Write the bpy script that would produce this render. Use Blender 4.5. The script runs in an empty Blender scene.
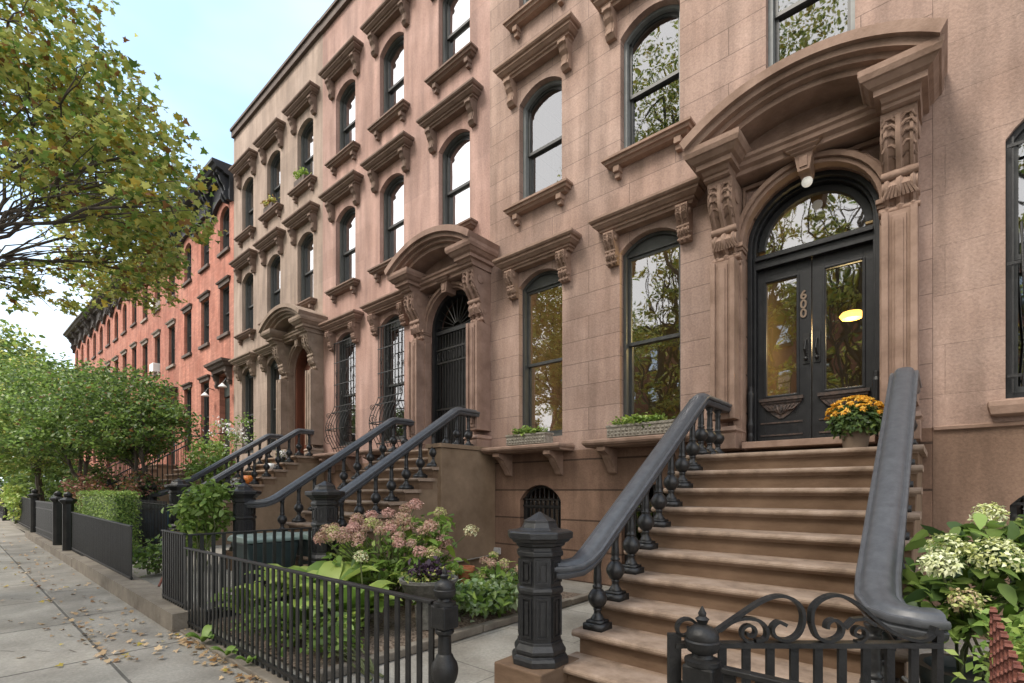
import bpy, math, random
import numpy as np
from mathutils import Vector, Matrix
random.seed(7); RNG = np.random.default_rng(7)
PI = math.pi; R = math.radians
S = bpy.context.scene; COL = S.collection

# ---------------------------------------------------------------- camera, sky, sun, exposure
cam_d = bpy.data.cameras.new('camera'); cam = bpy.data.objects.new('camera', cam_d); COL.objects.link(cam)
cam.location = (0, 0, 1.5); cam.rotation_euler = (R(90), 0, R(40.98))
cam_d.sensor_width = 36; cam_d.lens = 36 * 498.5 / 1024; cam_d.shift_y = (490 - 341.5) / 1024
cam_d.clip_start = 0.05; cam_d.clip_end = 2000
S.camera = cam
SUN_EL, SUN_AZ = R(52), R(200)      # azimuth clockwise from +Y; the sun stands over the street
w = bpy.data.worlds.new('World'); S.world = w; w.use_nodes = True
nt = w.node_tree; nt.nodes.clear()
out = nt.nodes.new('ShaderNodeOutputWorld'); bg = nt.nodes.new('ShaderNodeBackground')
sky = nt.nodes.new('ShaderNodeTexSky'); sky.sky_type = 'NISHITA'; sky.sun_disc = False
sky.sun_elevation = SUN_EL; sky.sun_rotation = SUN_AZ; sky.air_density = 0.85; sky.dust_density = 1.5; sky.ozone_density = 1.2
tc = nt.nodes.new('ShaderNodeTexCoord'); mp = nt.nodes.new('ShaderNodeMapping'); mp.inputs['Scale'].default_value = (1.3, 1.3, 3.2)
nz = nt.nodes.new('ShaderNodeTexNoise'); nz.inputs['Scale'].default_value = 1.5; nz.inputs['Detail'].default_value = 4; nz.inputs['Roughness'].default_value = .5
sx = nt.nodes.new('ShaderNodeSeparateXYZ')
hz = nt.nodes.new('ShaderNodeMapRange'); hz.inputs[1].default_value = 0.05; hz.inputs[2].default_value = 0.42; hz.inputs[3].default_value = 1.0; hz.inputs[4].default_value = 0.0
cl = nt.nodes.new('ShaderNodeMapRange'); cl.inputs[1].default_value = 0.42; cl.inputs[2].default_value = 0.85; cl.inputs[3].default_value = 0.0; cl.inputs[4].default_value = 0.5
ad = nt.nodes.new('ShaderNodeMath'); ad.operation = 'ADD'; ad.use_clamp = True
mx = nt.nodes.new('ShaderNodeMix'); mx.data_type = 'RGBA'; mx.inputs[7].default_value = (6.4, 7.2, 7.8, 1)
L = nt.links.new
L(tc.outputs['Generated'], mp.inputs[0]); L(mp.outputs[0], nz.inputs['Vector']); L(tc.outputs['Generated'], sx.inputs[0])
L(sx.outputs[2], hz.inputs[0]); L(nz.outputs[0], cl.inputs[0]); L(hz.outputs[0], ad.inputs[0]); L(cl.outputs[0], ad.inputs[1])
bk = nt.nodes.new('ShaderNodeMapRange'); bk.inputs[1].default_value = -.05; bk.inputs[2].default_value = -.4; bk.inputs[3].default_value = 0; bk.inputs[4].default_value = .85
L(sx.outputs[1], bk.inputs[0]); ad2 = nt.nodes.new('ShaderNodeMath'); ad2.operation = 'ADD'; ad2.use_clamp = True; L(ad.outputs[0], ad2.inputs[0]); L(bk.outputs[0], ad2.inputs[1])
mb = nt.nodes.new('ShaderNodeMix'); mb.data_type = 'RGBA'; mb.inputs[7].default_value = (9.3, 8.8, 8.3, 1)
L(ad.outputs[0], mx.inputs[0]); L(bk.outputs[0], mb.inputs[0]); veil = nt.nodes.new('ShaderNodeMix'); veil.data_type = 'RGBA'; veil.inputs[0].default_value = .72; veil.inputs[7].default_value = (3.0, 4.35, 6.1, 1)   # thin bright veil
L(sky.outputs[0], veil.inputs[6]); L(veil.outputs[2], mx.inputs[6]); L(mx.outputs[2], mb.inputs[6]); L(mb.outputs[2], bg.inputs[0]); L(bg.outputs[0], out.inputs[0])
bg.inputs[1].default_value = 0.085
sl = bpy.data.lights.new('sun', 'SUN'); sun = bpy.data.objects.new('sun', sl); COL.objects.link(sun)
sl.energy = 1.4; sl.angle = R(20); sl.color = (1, .92, .82)
sd = Vector((math.sin(SUN_AZ) * math.cos(SUN_EL), math.cos(SUN_AZ) * math.cos(SUN_EL), math.sin(SUN_EL)))
sun.rotation_euler = (-sd).to_track_quat('-Z', 'Y').to_euler(); sun.location = (0, -10, 30)
S.view_settings.view_transform = 'Standard'; S.view_settings.look = 'None'; S.view_settings.gamma = 1
S.view_settings.exposure = 1.7; S.view_settings.use_curve_mapping = False
S.render.engine = 'CYCLES'; S.cycles.max_bounces = 6; S.cycles.transparent_max_bounces = 12

# ---------------------------------------------------------------- materials
def hexc(h):
    v = [int(h[i:i+2], 16) / 255 for i in (0, 2, 4)]
    return tuple((c / 12.92 if c <= .04045 else ((c + .055) / 1.055) ** 2.4) for c in v) + (1,)
def mat(name, c1, c2=None, scale=4, rough=.7, bump=.0, bscale=60, metal=0, spec=.5, c3=None, streak=None, detail=6):
    m = bpy.data.materials.new(name); m.use_nodes = True; n = m.node_tree; P = n.nodes['Principled BSDF']
    P.inputs['Roughness'].default_value = rough; P.inputs['Metallic'].default_value = metal
    P.inputs['Specular IOR Level'].default_value = spec
    t = n.nodes.new('ShaderNodeTexCoord'); src = t.outputs['Object']
    if c2 is None: P.inputs['Base Color'].default_value = c1
    else:
        q = n.nodes.new('ShaderNodeTexNoise'); q.inputs['Scale'].default_value = scale; q.inputs['Detail'].default_value = detail; q.inputs['Roughness'].default_value = .65
        mm = n.nodes.new('ShaderNodeMapping')
        if streak: mm.inputs['Scale'].default_value = streak
        n.links.new(src, mm.inputs[0]); n.links.new(mm.outputs[0], q.inputs['Vector'])
        cr = n.nodes.new('ShaderNodeValToRGB'); cr.color_ramp.elements[0].color = c1; cr.color_ramp.elements[1].color = c2
        cr.color_ramp.elements[0].position = .34; cr.color_ramp.elements[1].position = .68
        if c3: e = cr.color_ramp.elements.new(.5); e.color = c3
        n.links.new(q.outputs[0], cr.inputs[0]); n.links.new(cr.outputs[0], P.inputs['Base Color'])
    if bump:
        b = n.nodes.new('ShaderNodeBump'); b.inputs['Strength'].default_value = bump; b.inputs['Distance'].default_value = .01
        k = n.nodes.new('ShaderNodeTexNoise'); k.inputs['Scale'].default_value = bscale; k.inputs['Detail'].default_value = 5
        n.links.new(src, k.inputs['Vector']); n.links.new(k.outputs[0], b.inputs['Height']); n.links.new(b.outputs[0], P.inputs['Normal'])
    return m
def C(r, g, b): return (r, g, b, 1)
def ashlar(name, c1, c2, joint, bw=1.25, rh=.36, mort=.006, zoff=0, rough=.85, bump=.35, jdark=.55, off=.5, axes='XZ', nscale=.9, blockvar=.09, stain=.27, xoff=0):
    """coursed stone, brick or paving: block joints as recessed, darker lines; weather stains of their own shape"""
    m = bpy.data.materials.new(name); m.use_nodes = True; n = m.node_tree; P = n.nodes['Principled BSDF']; P.inputs['Roughness'].default_value = rough
    P.inputs['Specular IOR Level'].default_value = .3
    N = n.nodes.new; K = n.links.new
    t = N('ShaderNodeNewGeometry'); s = N('ShaderNodeSeparateXYZ'); K(t.outputs['Position'], s.inputs[0])
    cmb = N('ShaderNodeCombineXYZ'); a = N('ShaderNodeMath'); a.operation = 'ADD'; a.inputs[1].default_value = zoff; ax = N('ShaderNodeMath'); ax.operation = 'ADD'; ax.inputs[1].default_value = xoff; K(s.outputs[0], ax.inputs[0])
    K(s.outputs['XYZ'.index(axes[1])], a.inputs[0]); K(ax.outputs[0], cmb.inputs[0]); K(a.outputs[0], cmb.inputs[1])
    br = N('ShaderNodeTexBrick'); br.offset = off; br.inputs['Scale'].default_value = 1; br.inputs['Brick Width'].default_value = bw; br.inputs['Row Height'].default_value = rh
    br.inputs['Mortar Size'].default_value = mort; br.inputs['Mortar Smooth'].default_value = .3; br.inputs['Bias'].default_value = 0
    br.inputs['Color1'].default_value = (1 - blockvar,) * 3 + (1,); br.inputs['Color2'].default_value = (1 + blockvar * .6,) * 3 + (1,); br.inputs['Mortar'].default_value = (jdark,) * 3 + (1,)
    K(cmb.outputs[0], br.inputs['Vector'])
    q = N('ShaderNodeTexNoise'); q.inputs['Scale'].default_value = nscale; q.inputs['Detail'].default_value = 9; q.inputs['Roughness'].default_value = .62
    K(t.outputs['Position'], q.inputs['Vector'])
    cr = N('ShaderNodeValToRGB'); cr.color_ramp.elements[0].color = c1; cr.color_ramp.elements[1].color = c2; cr.color_ramp.elements[0].position = .36; cr.color_ramp.elements[1].position = .66
    K(q.outputs[0], cr.inputs[0])
    mu = N('ShaderNodeMix'); mu.data_type = 'RGBA'; mu.blend_type = 'MULTIPLY'; mu.inputs[0].default_value = 1
    K(cr.outputs[0], mu.inputs[6]); K(br.outputs['Color'], mu.inputs[7])
    # vertical rain streaks and fine speckle
    mp = N('ShaderNodeMapping'); mp.inputs['Scale'].default_value = (3.2, 3.2, .35) if axes == 'XZ' else (1.1, 1.1, 1.1); K(t.outputs['Position'], mp.inputs[0])
    q2 = N('ShaderNodeTexNoise'); q2.inputs['Scale'].default_value = 1.6; q2.inputs['Detail'].default_value = 7; K(mp.outputs[0], q2.inputs['Vector'])
    r2 = N('ShaderNodeMapRange'); r2.inputs[1].default_value = .35; r2.inputs[2].default_value = .7; r2.inputs[3].default_value = 1 - stain; r2.inputs[4].default_value = 1 + stain * .4; K(q2.outputs[0], r2.inputs[0])
    q3 = N('ShaderNodeTexNoise'); q3.inputs['Scale'].default_value = 38; q3.inputs['Detail'].default_value = 5; q3.inputs['Roughness'].default_value = .7; K(t.outputs['Position'], q3.inputs['Vector'])
    r3 = N('ShaderNodeMapRange'); r3.inputs[1].default_value = .3; r3.inputs[2].default_value = .7; r3.inputs[3].default_value = .80; r3.inputs[4].default_value = 1.16; K(q3.outputs[0], r3.inputs[0])
    m2 = N('ShaderNodeMath'); m2.operation = 'MULTIPLY'; K(r2.outputs[0], m2.inputs[0]); K(r3.outputs[0], m2.inputs[1])
    mu2 = N('ShaderNodeVectorMath'); mu2.operation = 'SCALE'; K(mu.outputs[2], mu2.inputs[0]); K(m2.outputs[0], mu2.inputs['Scale'])
    K(mu2.outputs[0], P.inputs['Base Color'])
    iv = N('ShaderNodeMath'); iv.operation = 'MULTIPLY_ADD'; iv.inputs[1].default_value = -1.6; K(br.outputs['Fac'], iv.inputs[0])
    K(q3.outputs[0], iv.inputs[2])
    b = N('ShaderNodeBump'); b.inputs['Strength'].default_value = bump; b.inputs['Distance'].default_value = .012; K(iv.outputs[0], b.inputs['Height']); K(b.outputs[0], P.inputs['Normal'])
    return m
M = {}
M['wallA'] = ashlar('stone_rose_tan', C(.31, .21, .168), C(.415, .298, .247), 0, bw=1.45, rh=.37, mort=.006, zoff=.12, jdark=.56)
M['wallB'] = ashlar('stone_pink', C(.35, .22, .182), C(.44, .292, .25), 0, bw=3.1, rh=.74, mort=.002, zoff=.2, jdark=.8)
M['wallC'] = ashlar('stone_grey_tan', C(.30, .228, .183), C(.385, .30, .248), 0, bw=3.1, rh=.74, mort=.002, zoff=.2, jdark=.85)
M['wallZ'] = ashlar('stone_tan_rough', C(.30, .205, .162), C(.40, .29, .238), 0, bw=1.7, rh=.52, mort=.003, zoff=.1, jdark=.72, bump=.5)
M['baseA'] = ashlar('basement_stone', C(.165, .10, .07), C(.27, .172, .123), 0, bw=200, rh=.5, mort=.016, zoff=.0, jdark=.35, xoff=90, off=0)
M['baseZ'] = ashlar('basement_stone_plain', C(.17, .108, .075), C(.25, .165, .12), 0, bw=200, rh=9, mort=.001, zoff=2.0, jdark=.9, xoff=90, off=0)
M['brick'] = ashlar('red_brick', C(.40, .155, .108), C(.49, .225, .165), 0, bw=.22, rh=.075, mort=.006, jdark=.85, blockvar=.16, bump=.25)
M['brick2'] = ashlar('deep_red_brick', C(.36, .14, .10), C(.44, .20, .147), 0, bw=.22, rh=.075, mort=.006, jdark=.85, blockvar=.16, bump=.25)
def stone(name, a, b, s=3, bump=.35): return mat(name, a, b, scale=s, rough=.85, bump=bump, bscale=45, spec=.3)
M['trimA'] = stone('trim_brownstone', C(.205, .134, .098), C(.34, .235, .182))
M['trimB'] = stone('trim_pinkstone', C(.20, .128, .098), C(.32, .218, .175))
M['trimC'] = stone('trim_tanstone', C(.20, .148, .112), C(.30, .232, .185))
M['trimT'] = stone('trim_topfloor', C(.135, .092, .072), C(.215, .15, .12))
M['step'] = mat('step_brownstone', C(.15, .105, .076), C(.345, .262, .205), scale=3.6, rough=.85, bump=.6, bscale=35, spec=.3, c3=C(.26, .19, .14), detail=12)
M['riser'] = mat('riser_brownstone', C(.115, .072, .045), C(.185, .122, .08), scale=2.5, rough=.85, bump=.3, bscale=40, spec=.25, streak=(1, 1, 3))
M['cheek'] = mat('stoop_side_stone', C(.165, .115, .075), C(.285, .205, .14), scale=1.4, rough=.9, bump=.3, bscale=30, spec=.2)
M['iron'] = mat('black_iron', C(.010, .010, .011), C(.026, .026, .026), scale=26, rough=.4, bump=.2, bscale=120, spec=.5)
M['ironrail'] = mat('painted_rail', C(.055, .058, .065), C(.085, .09, .098), scale=18, rough=.40, bump=.05, bscale=120, spec=.5, detail=8)
M['fence'] = mat('fence_iron', C(.006, .006, .006), C(.02, .019, .018), scale=9, rough=.5, bump=.2, bscale=90, spec=.4)
M['frame'] = mat('window_frame_grey', C(.05, .053, .052), C(.075, .08, .078), scale=5, rough=.5)
M['framelight'] = mat('window_frame_pale', C(.15, .165, .165), C(.21, .225, .225), scale=5, rough=.5)
M['sash'] = mat('sash_dark', C(.035, .038, .038), C(.06, .062, .062), scale=6, rough=.45)
M['blackpaint'] = mat('door_black_paint', C(.009, .010, .012), C(.022, .023, .025), scale=7, rough=.45, bump=.15, bscale=30, spec=.4)
M['worn'] = mat('worn_door_carving', C(.022, .02, .02), C(.10, .065, .05), scale=22, rough=.6, bump=.5, bscale=40)
M['brownwood'] = mat('brown_wood_door', C(.10, .035, .022), C(.16, .06, .035), scale=3, rough=.5, streak=(6, 6, .6))
M['cornice_black'] = mat('cornice_black_paint', C(.010, .011, .014), C(.025, .028, .034), scale=3, rough=.55)
M['cornice_brown'] = mat('cornice_brown_paint', C(.035, .028, .024), C(.085, .07, .06), scale=3, rough=.6)
M['darktrim'] = mat('dark_brown_trim', C(.07, .05, .042), C(.12, .09, .075), scale=4, rough=.8)
M['paleTrim'] = mat('weathered_trim', C(.19, .155, .13), C(.28, .235, .20), scale=4, rough=.8)
M['bluestone'] = ashlar('sidewalk_bluestone', C(.27, .25, .215), C(.36, .34, .30), 0, bw=1.62, rh=1.6, mort=.014, zoff=.62, axes='XY', off=.5, jdark=.36, nscale=1.3, blockvar=.1, stain=.22, bump=.3)
M['bluestone2'] = ashlar('sidewalk_edge_slab', C(.24, .22, .19), C(.32, .30, .265), 0, bw=1.9, rh=4, mort=.014, zoff=.9, axes='XY', off=0, jdark=.36, nscale=1.5, blockvar=.12, stain=.25, bump=.3)
M['paving'] = ashlar('yard_paving', C(.26, .24, .205), C(.35, .33, .29), 0, bw=1.2, rh=1.1, mort=.007, zoff=.3, axes='XY', off=.3, jdark=.5, nscale=1.8, blockvar=.08, stain=.2)
M['asphalt'] = mat('asphalt', C(.04, .04, .042), C(.06, .06, .06), scale=3, rough=.9, bump=.3, bscale=80)
M['kerb'] = mat('kerb_granite', C(.22, .21, .2), C(.34, .33, .31), scale=9, rough=.85, bump=.4)
M['curb'] = mat('curb_stone', C(.12, .10, .078), C(.23, .20, .16), scale=3.2, rough=.9, bump=.6, bscale=25)
M['soil'] = mat('mulch', C(.045, .028, .018), C(.26, .20, .15), scale=38, rough=1, bump=1, bscale=55, detail=3)
M['concrete'] = mat('cast_stone', C(.17, .15, .12), C(.36, .33, .28), scale=20, rough=.95, bump=.8, bscale=70)
M['stonebowl'] = mat('dark_stone_bowl', C(.07, .068, .06), C(.17, .165, .145), scale=14, rough=.95, bump=.7, bscale=50)
M['terra'] = mat('terracotta', C(.42, .14, .06), C(.52, .2, .1), scale=8, rough=.8)
M['pottan'] = mat('tan_pot', C(.16, .115, .08), C(.22, .165, .12), scale=8, rough=.7)
M['darkpot'] = mat('dark_pot', C(.012, .02, .018), C(.025, .035, .032), scale=8, rough=.4)
M['binlid'] = mat('bin_lid_pale', C(.13, .185, .165), C(.22, .28, .26), scale=5, rough=.45)
M['binbody'] = mat('bin_body_dark', C(.02, .035, .035), C(.04, .06, .06), scale=5, rough=.5)
M['binblue'] = mat('bin_blue', C(.05, .11, .17), C(.09, .16, .24), scale=5, rough=.45)
M['rust'] = mat('rusty_metal', C(.10, .03, .022), C(.24, .085, .055), scale=30, rough=.8, bump=.5, bscale=80)
M['white'] = mat('white_enamel', C(.75, .76, .74), C(.8, .8, .78), scale=5, rough=.3)
M['curtain'] = mat('white_curtain', C(.62, .62, .6), C(.78, .78, .76), scale=2, rough=.9, streak=(14, 1, .4))
M['interior'] = mat('interior_wall', C(.10, .085, .06), C(.15, .13, .095), scale=1, rough=.9)
M['intwarm'] = mat('hall_wall', C(.14, .10, .05), C(.18, .14, .08), scale=1, rough=.9)
M['bark'] = mat('bark', C(.05, .042, .034), C(.14, .115, .092), scale=12, rough=.95, bump=1, bscale=25, streak=(1, 1, .3))
M['stem'] = mat('plant_stem', C(.06, .075, .025), C(.11, .12, .05), scale=12, rough=.8)
M['pumpkin'] = mat('pumpkin_orange', C(.62, .16, .02), C(.75, .24, .04), scale=3, rough=.5)
M['outlet'] = mat('grey_outlet', C(.4, .4, .4), C(.5, .5, .5), scale=4, rough=.5)
def leafmat(name, c, c2=None, tr=.35, rough=.45):
    m = bpy.data.materials.new(name); m.use_nodes = True; n = m.node_tree; P = n.nodes['Principled BSDF']; N = n.nodes.new; K = n.links.new
    g = N('ShaderNodeNewGeometry'); cr = N('ShaderNodeValToRGB'); c2 = c2 or tuple(min(1, x * 1.5) for x in c[:3]) + (1,)
    cr.color_ramp.elements[0].color = c; cr.color_ramp.elements[1].color = c2; K(g.outputs['Random Per Island'], cr.inputs[0]); K(cr.outputs[0], P.inputs['Base Color'])
    P.inputs['Roughness'].default_value = rough; P.inputs['Specular IOR Level'].default_value = .45
    T = N('ShaderNodeBsdfTranslucent'); K(cr.outputs[0], T.inputs[0]); mxs = N('ShaderNodeMixShader'); mxs.inputs[0].default_value = tr
    K(P.outputs[0], mxs.inputs[1]); K(T.outputs[0], mxs.inputs[2]); K(mxs.outputs[0], n.nodes['Material Output'].inputs[0])
    return m
M['l_green'] = leafmat('leaf_green', C(.08, .14, .03), C(.22, .31, .075), .42)
M['l_olive'] = leafmat('leaf_olive', C(.33, .38, .08), C(.60, .60, .19), .55)
M['l_yellow'] = leafmat('leaf_yellow', C(.36, .30, .04), C(.62, .47, .09))
M['l_rust'] = leafmat('leaf_rust', C(.19, .085, .03), C(.34, .19, .07))
M['l_deep'] = leafmat('leaf_deep', C(.05, .095, .03), C(.13, .21, .065), .4)
M['l_bright'] = leafmat('leaf_bright', C(.14, .25, .04), C(.32, .46, .12), .42)
M['l_lime'] = leafmat('leaf_lime', C(.26, .36, .06), C(.42, .52, .14))
M['l_red'] = leafmat('leaf_wine', C(.20, .08, .065), C(.42, .22, .17))
M['l_variegated'] = leafmat('leaf_variegated', C(.18, .30, .12), C(.46, .55, .34))
M['l_purple'] = leafmat('leaf_purple', C(.035, .02, .035), C(.10, .06, .09))
M['f_pink'] = leafmat('petal_pink', C(.50, .26, .22), C(.78, .52, .44), .25)
M['f_dust'] = leafmat('petal_dusty', C(.42, .30, .18), C(.62, .50, .32), .25)
M['f_cream'] = leafmat('petal_cream', C(.62, .66, .34), C(.86, .88, .62), .25)
M['f_lime'] = leafmat('petal_lime', C(.42, .48, .13), C(.66, .68, .30), .25)
M['f_gold'] = leafmat('petal_gold', C(.72, .30, .015), C(.90, .50, .05), .2)
M['f_yel'] = leafmat('petal_yellow', C(.80, .50, .05), C(.92, .68, .14), .2)
M['f_white'] = leafmat('petal_white', C(.7, .68, .68), C(.85, .82, .82), .2)
M['dry'] = leafmat('dry_leaf', C(.28, .17, .08), C(.58, .42, .24), .1)
def glass(name, fac=.35, tint=(.75, .8, .76, 1)):
    m = bpy.data.materials.new(name); m.use_nodes = True; n = m.node_tree; n.nodes.remove(n.nodes['Principled BSDF']); N = n.nodes.new; K = n.links.new
    t = N('ShaderNodeBsdfTransparent'); t.inputs[0].default_value = tint; g = N('ShaderNodeBsdfGlossy'); g.inputs['Roughness'].default_value = .015; g.inputs[0].default_value = (.95, .97, 1, 1)
    nn = N('ShaderNodeTexNoise'); nn.inputs['Scale'].default_value = 1.4; b = N('ShaderNodeBump'); b.inputs['Strength'].default_value = .12; b.inputs['Distance'].default_value = .03
    tcn = N('ShaderNodeTexCoord'); K(tcn.outputs['Object'], nn.inputs['Vector']); K(nn.outputs[0], b.inputs['Height']); K(b.outputs[0], g.inputs['Normal'])
    mi = N('ShaderNodeMixShader'); mi.inputs[0].default_value = fac; K(t.outputs[0], mi.inputs[1]); K(g.outputs[0], mi.inputs[2]); K(mi.outputs[0], n.nodes['Material Output'].inputs[0])
    return m
M['glass'] = glass('window_glass', .26); M['glassup'] = glass('upper_window_glass', .62, (.5, .52, .52, 1)); M['glassdoor'] = glass('door_glass', .27)
def emit(name, col, st):
    m = bpy.data.materials.new(name); m.use_nodes = True; P = m.node_tree.nodes['Principled BSDF']; P.inputs['Emission Color'].default_value = col; P.inputs['Emission Strength'].default_value = st; P.inputs['Base Color'].default_value = col
    return m
M['lampglow'] = emit('lamp_glow', C(1, .50, .10), 1.6); M['bulb'] = emit('lit_globe', C(.9, .88, .8), .12)

# ---------------------------------------------------------------- mesh helpers
WL = {}
def wloc(o):
    return WL.get(o.name, Vector((0, 0, 0))) if o else Vector((0, 0, 0))
class MB:
    def __init__(s): s.v = []; s.f = []; s.m = []
    def add(s, vs, fs, mi=0):
        b = len(s.v); s.v += [tuple(v) for v in vs]; s.f += [tuple(i + b for i in f) for f in fs]; s.m += [mi] * len(fs); return s
    def box(s, x0, x1, y0, y1, z0, z1, mi=0):
        return s.add([(x0,y0,z0),(x1,y0,z0),(x1,y1,z0),(x0,y1,z0),(x0,y0,z1),(x1,y0,z1),(x1,y1,z1),(x0,y1,z1)],
                     [(0,3,2,1),(4,5,6,7),(0,1,5,4),(1,2,6,5),(2,3,7,6),(3,0,4,7)], mi)
    def poly_y(s, pts, y0, y1, mi=0):          # closed outline in XZ extruded along Y
        n = len(pts); a = sum(pts[i][0]*pts[(i+1)%n][1]-pts[(i+1)%n][0]*pts[i][1] for i in range(n))
        if a < 0: pts = pts[::-1]
        vs = [(x, y0, z) for x, z in pts] + [(x, y1, z) for x, z in pts]
        fs = [tuple(range(n)), tuple(range(2*n-1, n-1, -1))] + [(i+n, (i+1)%n+n, (i+1)%n, i) for i in range(n)]
        return s.add(vs, fs, mi)
    def poly_x(s, pts, x0, x1, mi=0):          # closed outline in YZ extruded along X
        n = len(pts); a = sum(pts[i][0]*pts[(i+1)%n][1]-pts[(i+1)%n][0]*pts[i][1] for i in range(n))
        if a < 0: pts = pts[::-1]
        vs = [(x1, y, z) for y, z in pts] + [(x0, y, z) for y, z in pts]
        fs = [tuple(range(n)), tuple(range(2*n-1, n-1, -1))] + [(i+n, (i+1)%n+n, (i+1)%n, i) for i in range(n)]
        return s.add(vs, fs, mi)
    def ring_y(s, A, B, y0, y1, mi=0, closed=False):   # band between two open XZ outlines, extruded in Y
        n = len(A); vs = [(x,y0,z) for x,z in A]+[(x,y0,z) for x,z in B]+[(x,y1,z) for x,z in A]+[(x,y1,z) for x,z in B]; fs = []
        rng = range(n) if closed else range(n-1)
        for i in rng:
            j = (i+1)%n; fs += [(i,j,n+j,n+i),(2*n+i,3*n+i,3*n+j,2*n+j),(i,2*n+i,2*n+j,j),(n+i,n+j,3*n+j,3*n+i)]
        if not closed: fs += [(0,n,3*n,2*n),(n-1,3*n-1,4*n-1,2*n-1)]
        return s.add(vs, fs, mi)
    def lathe(s, prof, c=(0,0,0), n=16, mi=0, rot=0, axis='z'):
        vs = []; fs = []; k = len(prof)
        for r, z in prof:
            for i in range(n):
                a = 2*PI*i/n+rot
                p = (r*math.cos(a), r*math.sin(a), z)
                if axis == 'x': p = (z, p[0], p[1])
                if axis == 'y': p = (p[0], z, p[1])
                vs.append((p[0]+c[0], p[1]+c[1], p[2]+c[2]))
        for j in range(k-1):
            for i in range(n): fs.append((j*n+i, j*n+(i+1)%n, (j+1)*n+(i+1)%n, (j+1)*n+i))
        fs += [tuple(range(n-1,-1,-1)), tuple((k-1)*n+i for i in range(n))]
        return s.add(vs, fs, mi)
    def tube(s, path, r, n=6, mi=0, r1=None):
        P = [Vector(p) for p in path]; m = len(P); r1 = r if r1 is None else r1; up = None; vs = []; fs = []
        for i, p in enumerate(P):
            t = (P[min(i+1,m-1)]-P[max(i-1,0)]).normalized()
            if up is None: up = t.orthogonal().normalized()
            else:
                up = (up - t*up.dot(t)); up = up.normalized() if up.length > 1e-5 else t.orthogonal().normalized()
            sd_ = t.cross(up); rr = r+(r1-r)*i/max(1,m-1)
            for k in range(n):
                a = 2*PI*k/n; vs.append(p+up*(math.cos(a)*rr)+sd_*(math.sin(a)*rr))
        for i in range(m-1):
            for k in range(n): fs.append((i*n+k, i*n+(k+1)%n, (i+1)*n+(k+1)%n, (i+1)*n+k))
        fs += [tuple(range(n-1,-1,-1)), tuple((m-1)*n+i for i in range(n))]
        return s.add(vs, fs, mi)
    def sweep(s, prof, path, mi=0):             # profile (side, up) along a path, kept upright
        P = [Vector(p) for p in path]; m = len(P); n = len(prof); vs = []; fs = []
        for i, p in enumerate(P):
            t = (P[min(i+1,m-1)]-P[max(i-1,0)]).normalized()
            th = Vector((t.x,t.y,0)); th = th.normalized() if th.length > 1e-4 else Vector((0,1,0))
            side = th.cross(Vector((0,0,1))); up = side.cross(t).normalized()
            a = 1.0
            for q, u in prof: vs.append(p+side*q+up*u*a)
        for i in range(m-1):
            for k in range(n): fs.append((i*n+k, i*n+(k+1)%n, (i+1)*n+(k+1)%n, (i+1)*n+k))
        fs += [tuple(range(n-1,-1,-1)), tuple((m-1)*n+i for i in range(n))]
        return s.add(vs, fs, mi)
    def cornice(s, prof, x0, x1, y, z, d0=0, mi=0, left=True, right=True):  # mitred moulding on a wall; prof = (projection, height) bottom to top
        vs = []; n = len(prof)
        for o, h in prof:
            e = max(0, o-d0); xl = x0-(e if left else 0); xr = x1+(e if right else 0)
            vs += [(xl, y, z+h), (xl, y-o, z+h), (xr, y-o, z+h), (xr, y, z+h)]
        fs = []
        for j in range(n-1):
            for k in range(3): fs.append((4*j+k, 4*j+k+1, 4*j+k+5, 4*j+k+4))
            fs.append((4*j+3, 4*j, 4*j+4, 4*j+7))
        fs += [(3,2,1,0), tuple(4*(n-1)+k for k in range(4))]
        return s.add(vs, fs, mi)
    def sphere(s, c, r, mi=0, n=10, sq=1, k=6):
        return s.lathe([(max(.001, r*math.sin(PI*i/k)), -r*sq*math.cos(PI*i/k)) for i in range(k+1)], c, n, mi)
    def mesh(s, name, mats, off=Vector((0,0,0)), smooth=False):
        me = bpy.data.meshes.new(name); me.from_pydata([(v[0]-off[0], v[1]-off[1], v[2]-off[2]) for v in s.v], [], s.f)
        for m in mats: me.materials.append(m)
        me.polygons.foreach_set('material_index', s.m)
        if smooth: me.polygons.foreach_set('use_smooth', [True]*len(s.f))
        me.update(); return me
    def build(s, name, mats, parent=None, smooth=False, bevel=0, origin=None):
        if not isinstance(mats, (list, tuple)): mats = [mats]
        org = Vector(origin) if origin is not None else wloc(parent)
        me = s.mesh(name, mats, org, smooth)
        o = bpy.data.objects.new(name, me); COL.objects.link(o)
        if parent: o.parent = parent; o.location = org - wloc(parent)
        else: o.location = org
        WL[o.name] = org
        if smooth: me.set_sharp_from_angle(angle=R(38))
        if bevel:
            b = o.modifiers.new('bevel', 'BEVEL'); b.width = bevel; b.segments = 2; b.limit_method = 'ANGLE'; b.angle_limit = R(40)
        return o
def tag(o, label=None, cat=None, group=None, kind=None):
    if label: o['label'] = label
    if cat: o['category'] = cat
    if group: o['group'] = group
    if kind: o['kind'] = kind
    return o
def thing(name, loc, label, cat, group=None, rz=0):
    o = bpy.data.objects.new(name, None); COL.objects.link(o); o.location = loc; o.rotation_euler = (0, 0, rz); o.empty_display_size = .2
    WL[o.name] = Vector(loc); return tag(o, label, cat, group)
def copy_tree(o, parent=None):
    c = o.copy(); COL.objects.link(c); c.parent = parent; WL[c.name] = wloc(o)
    for ch in KIDS(o): copy_tree(ch, c)
    return c
def KIDS(o): return [x for x in list(COL.objects) if x.parent == o]
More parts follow.
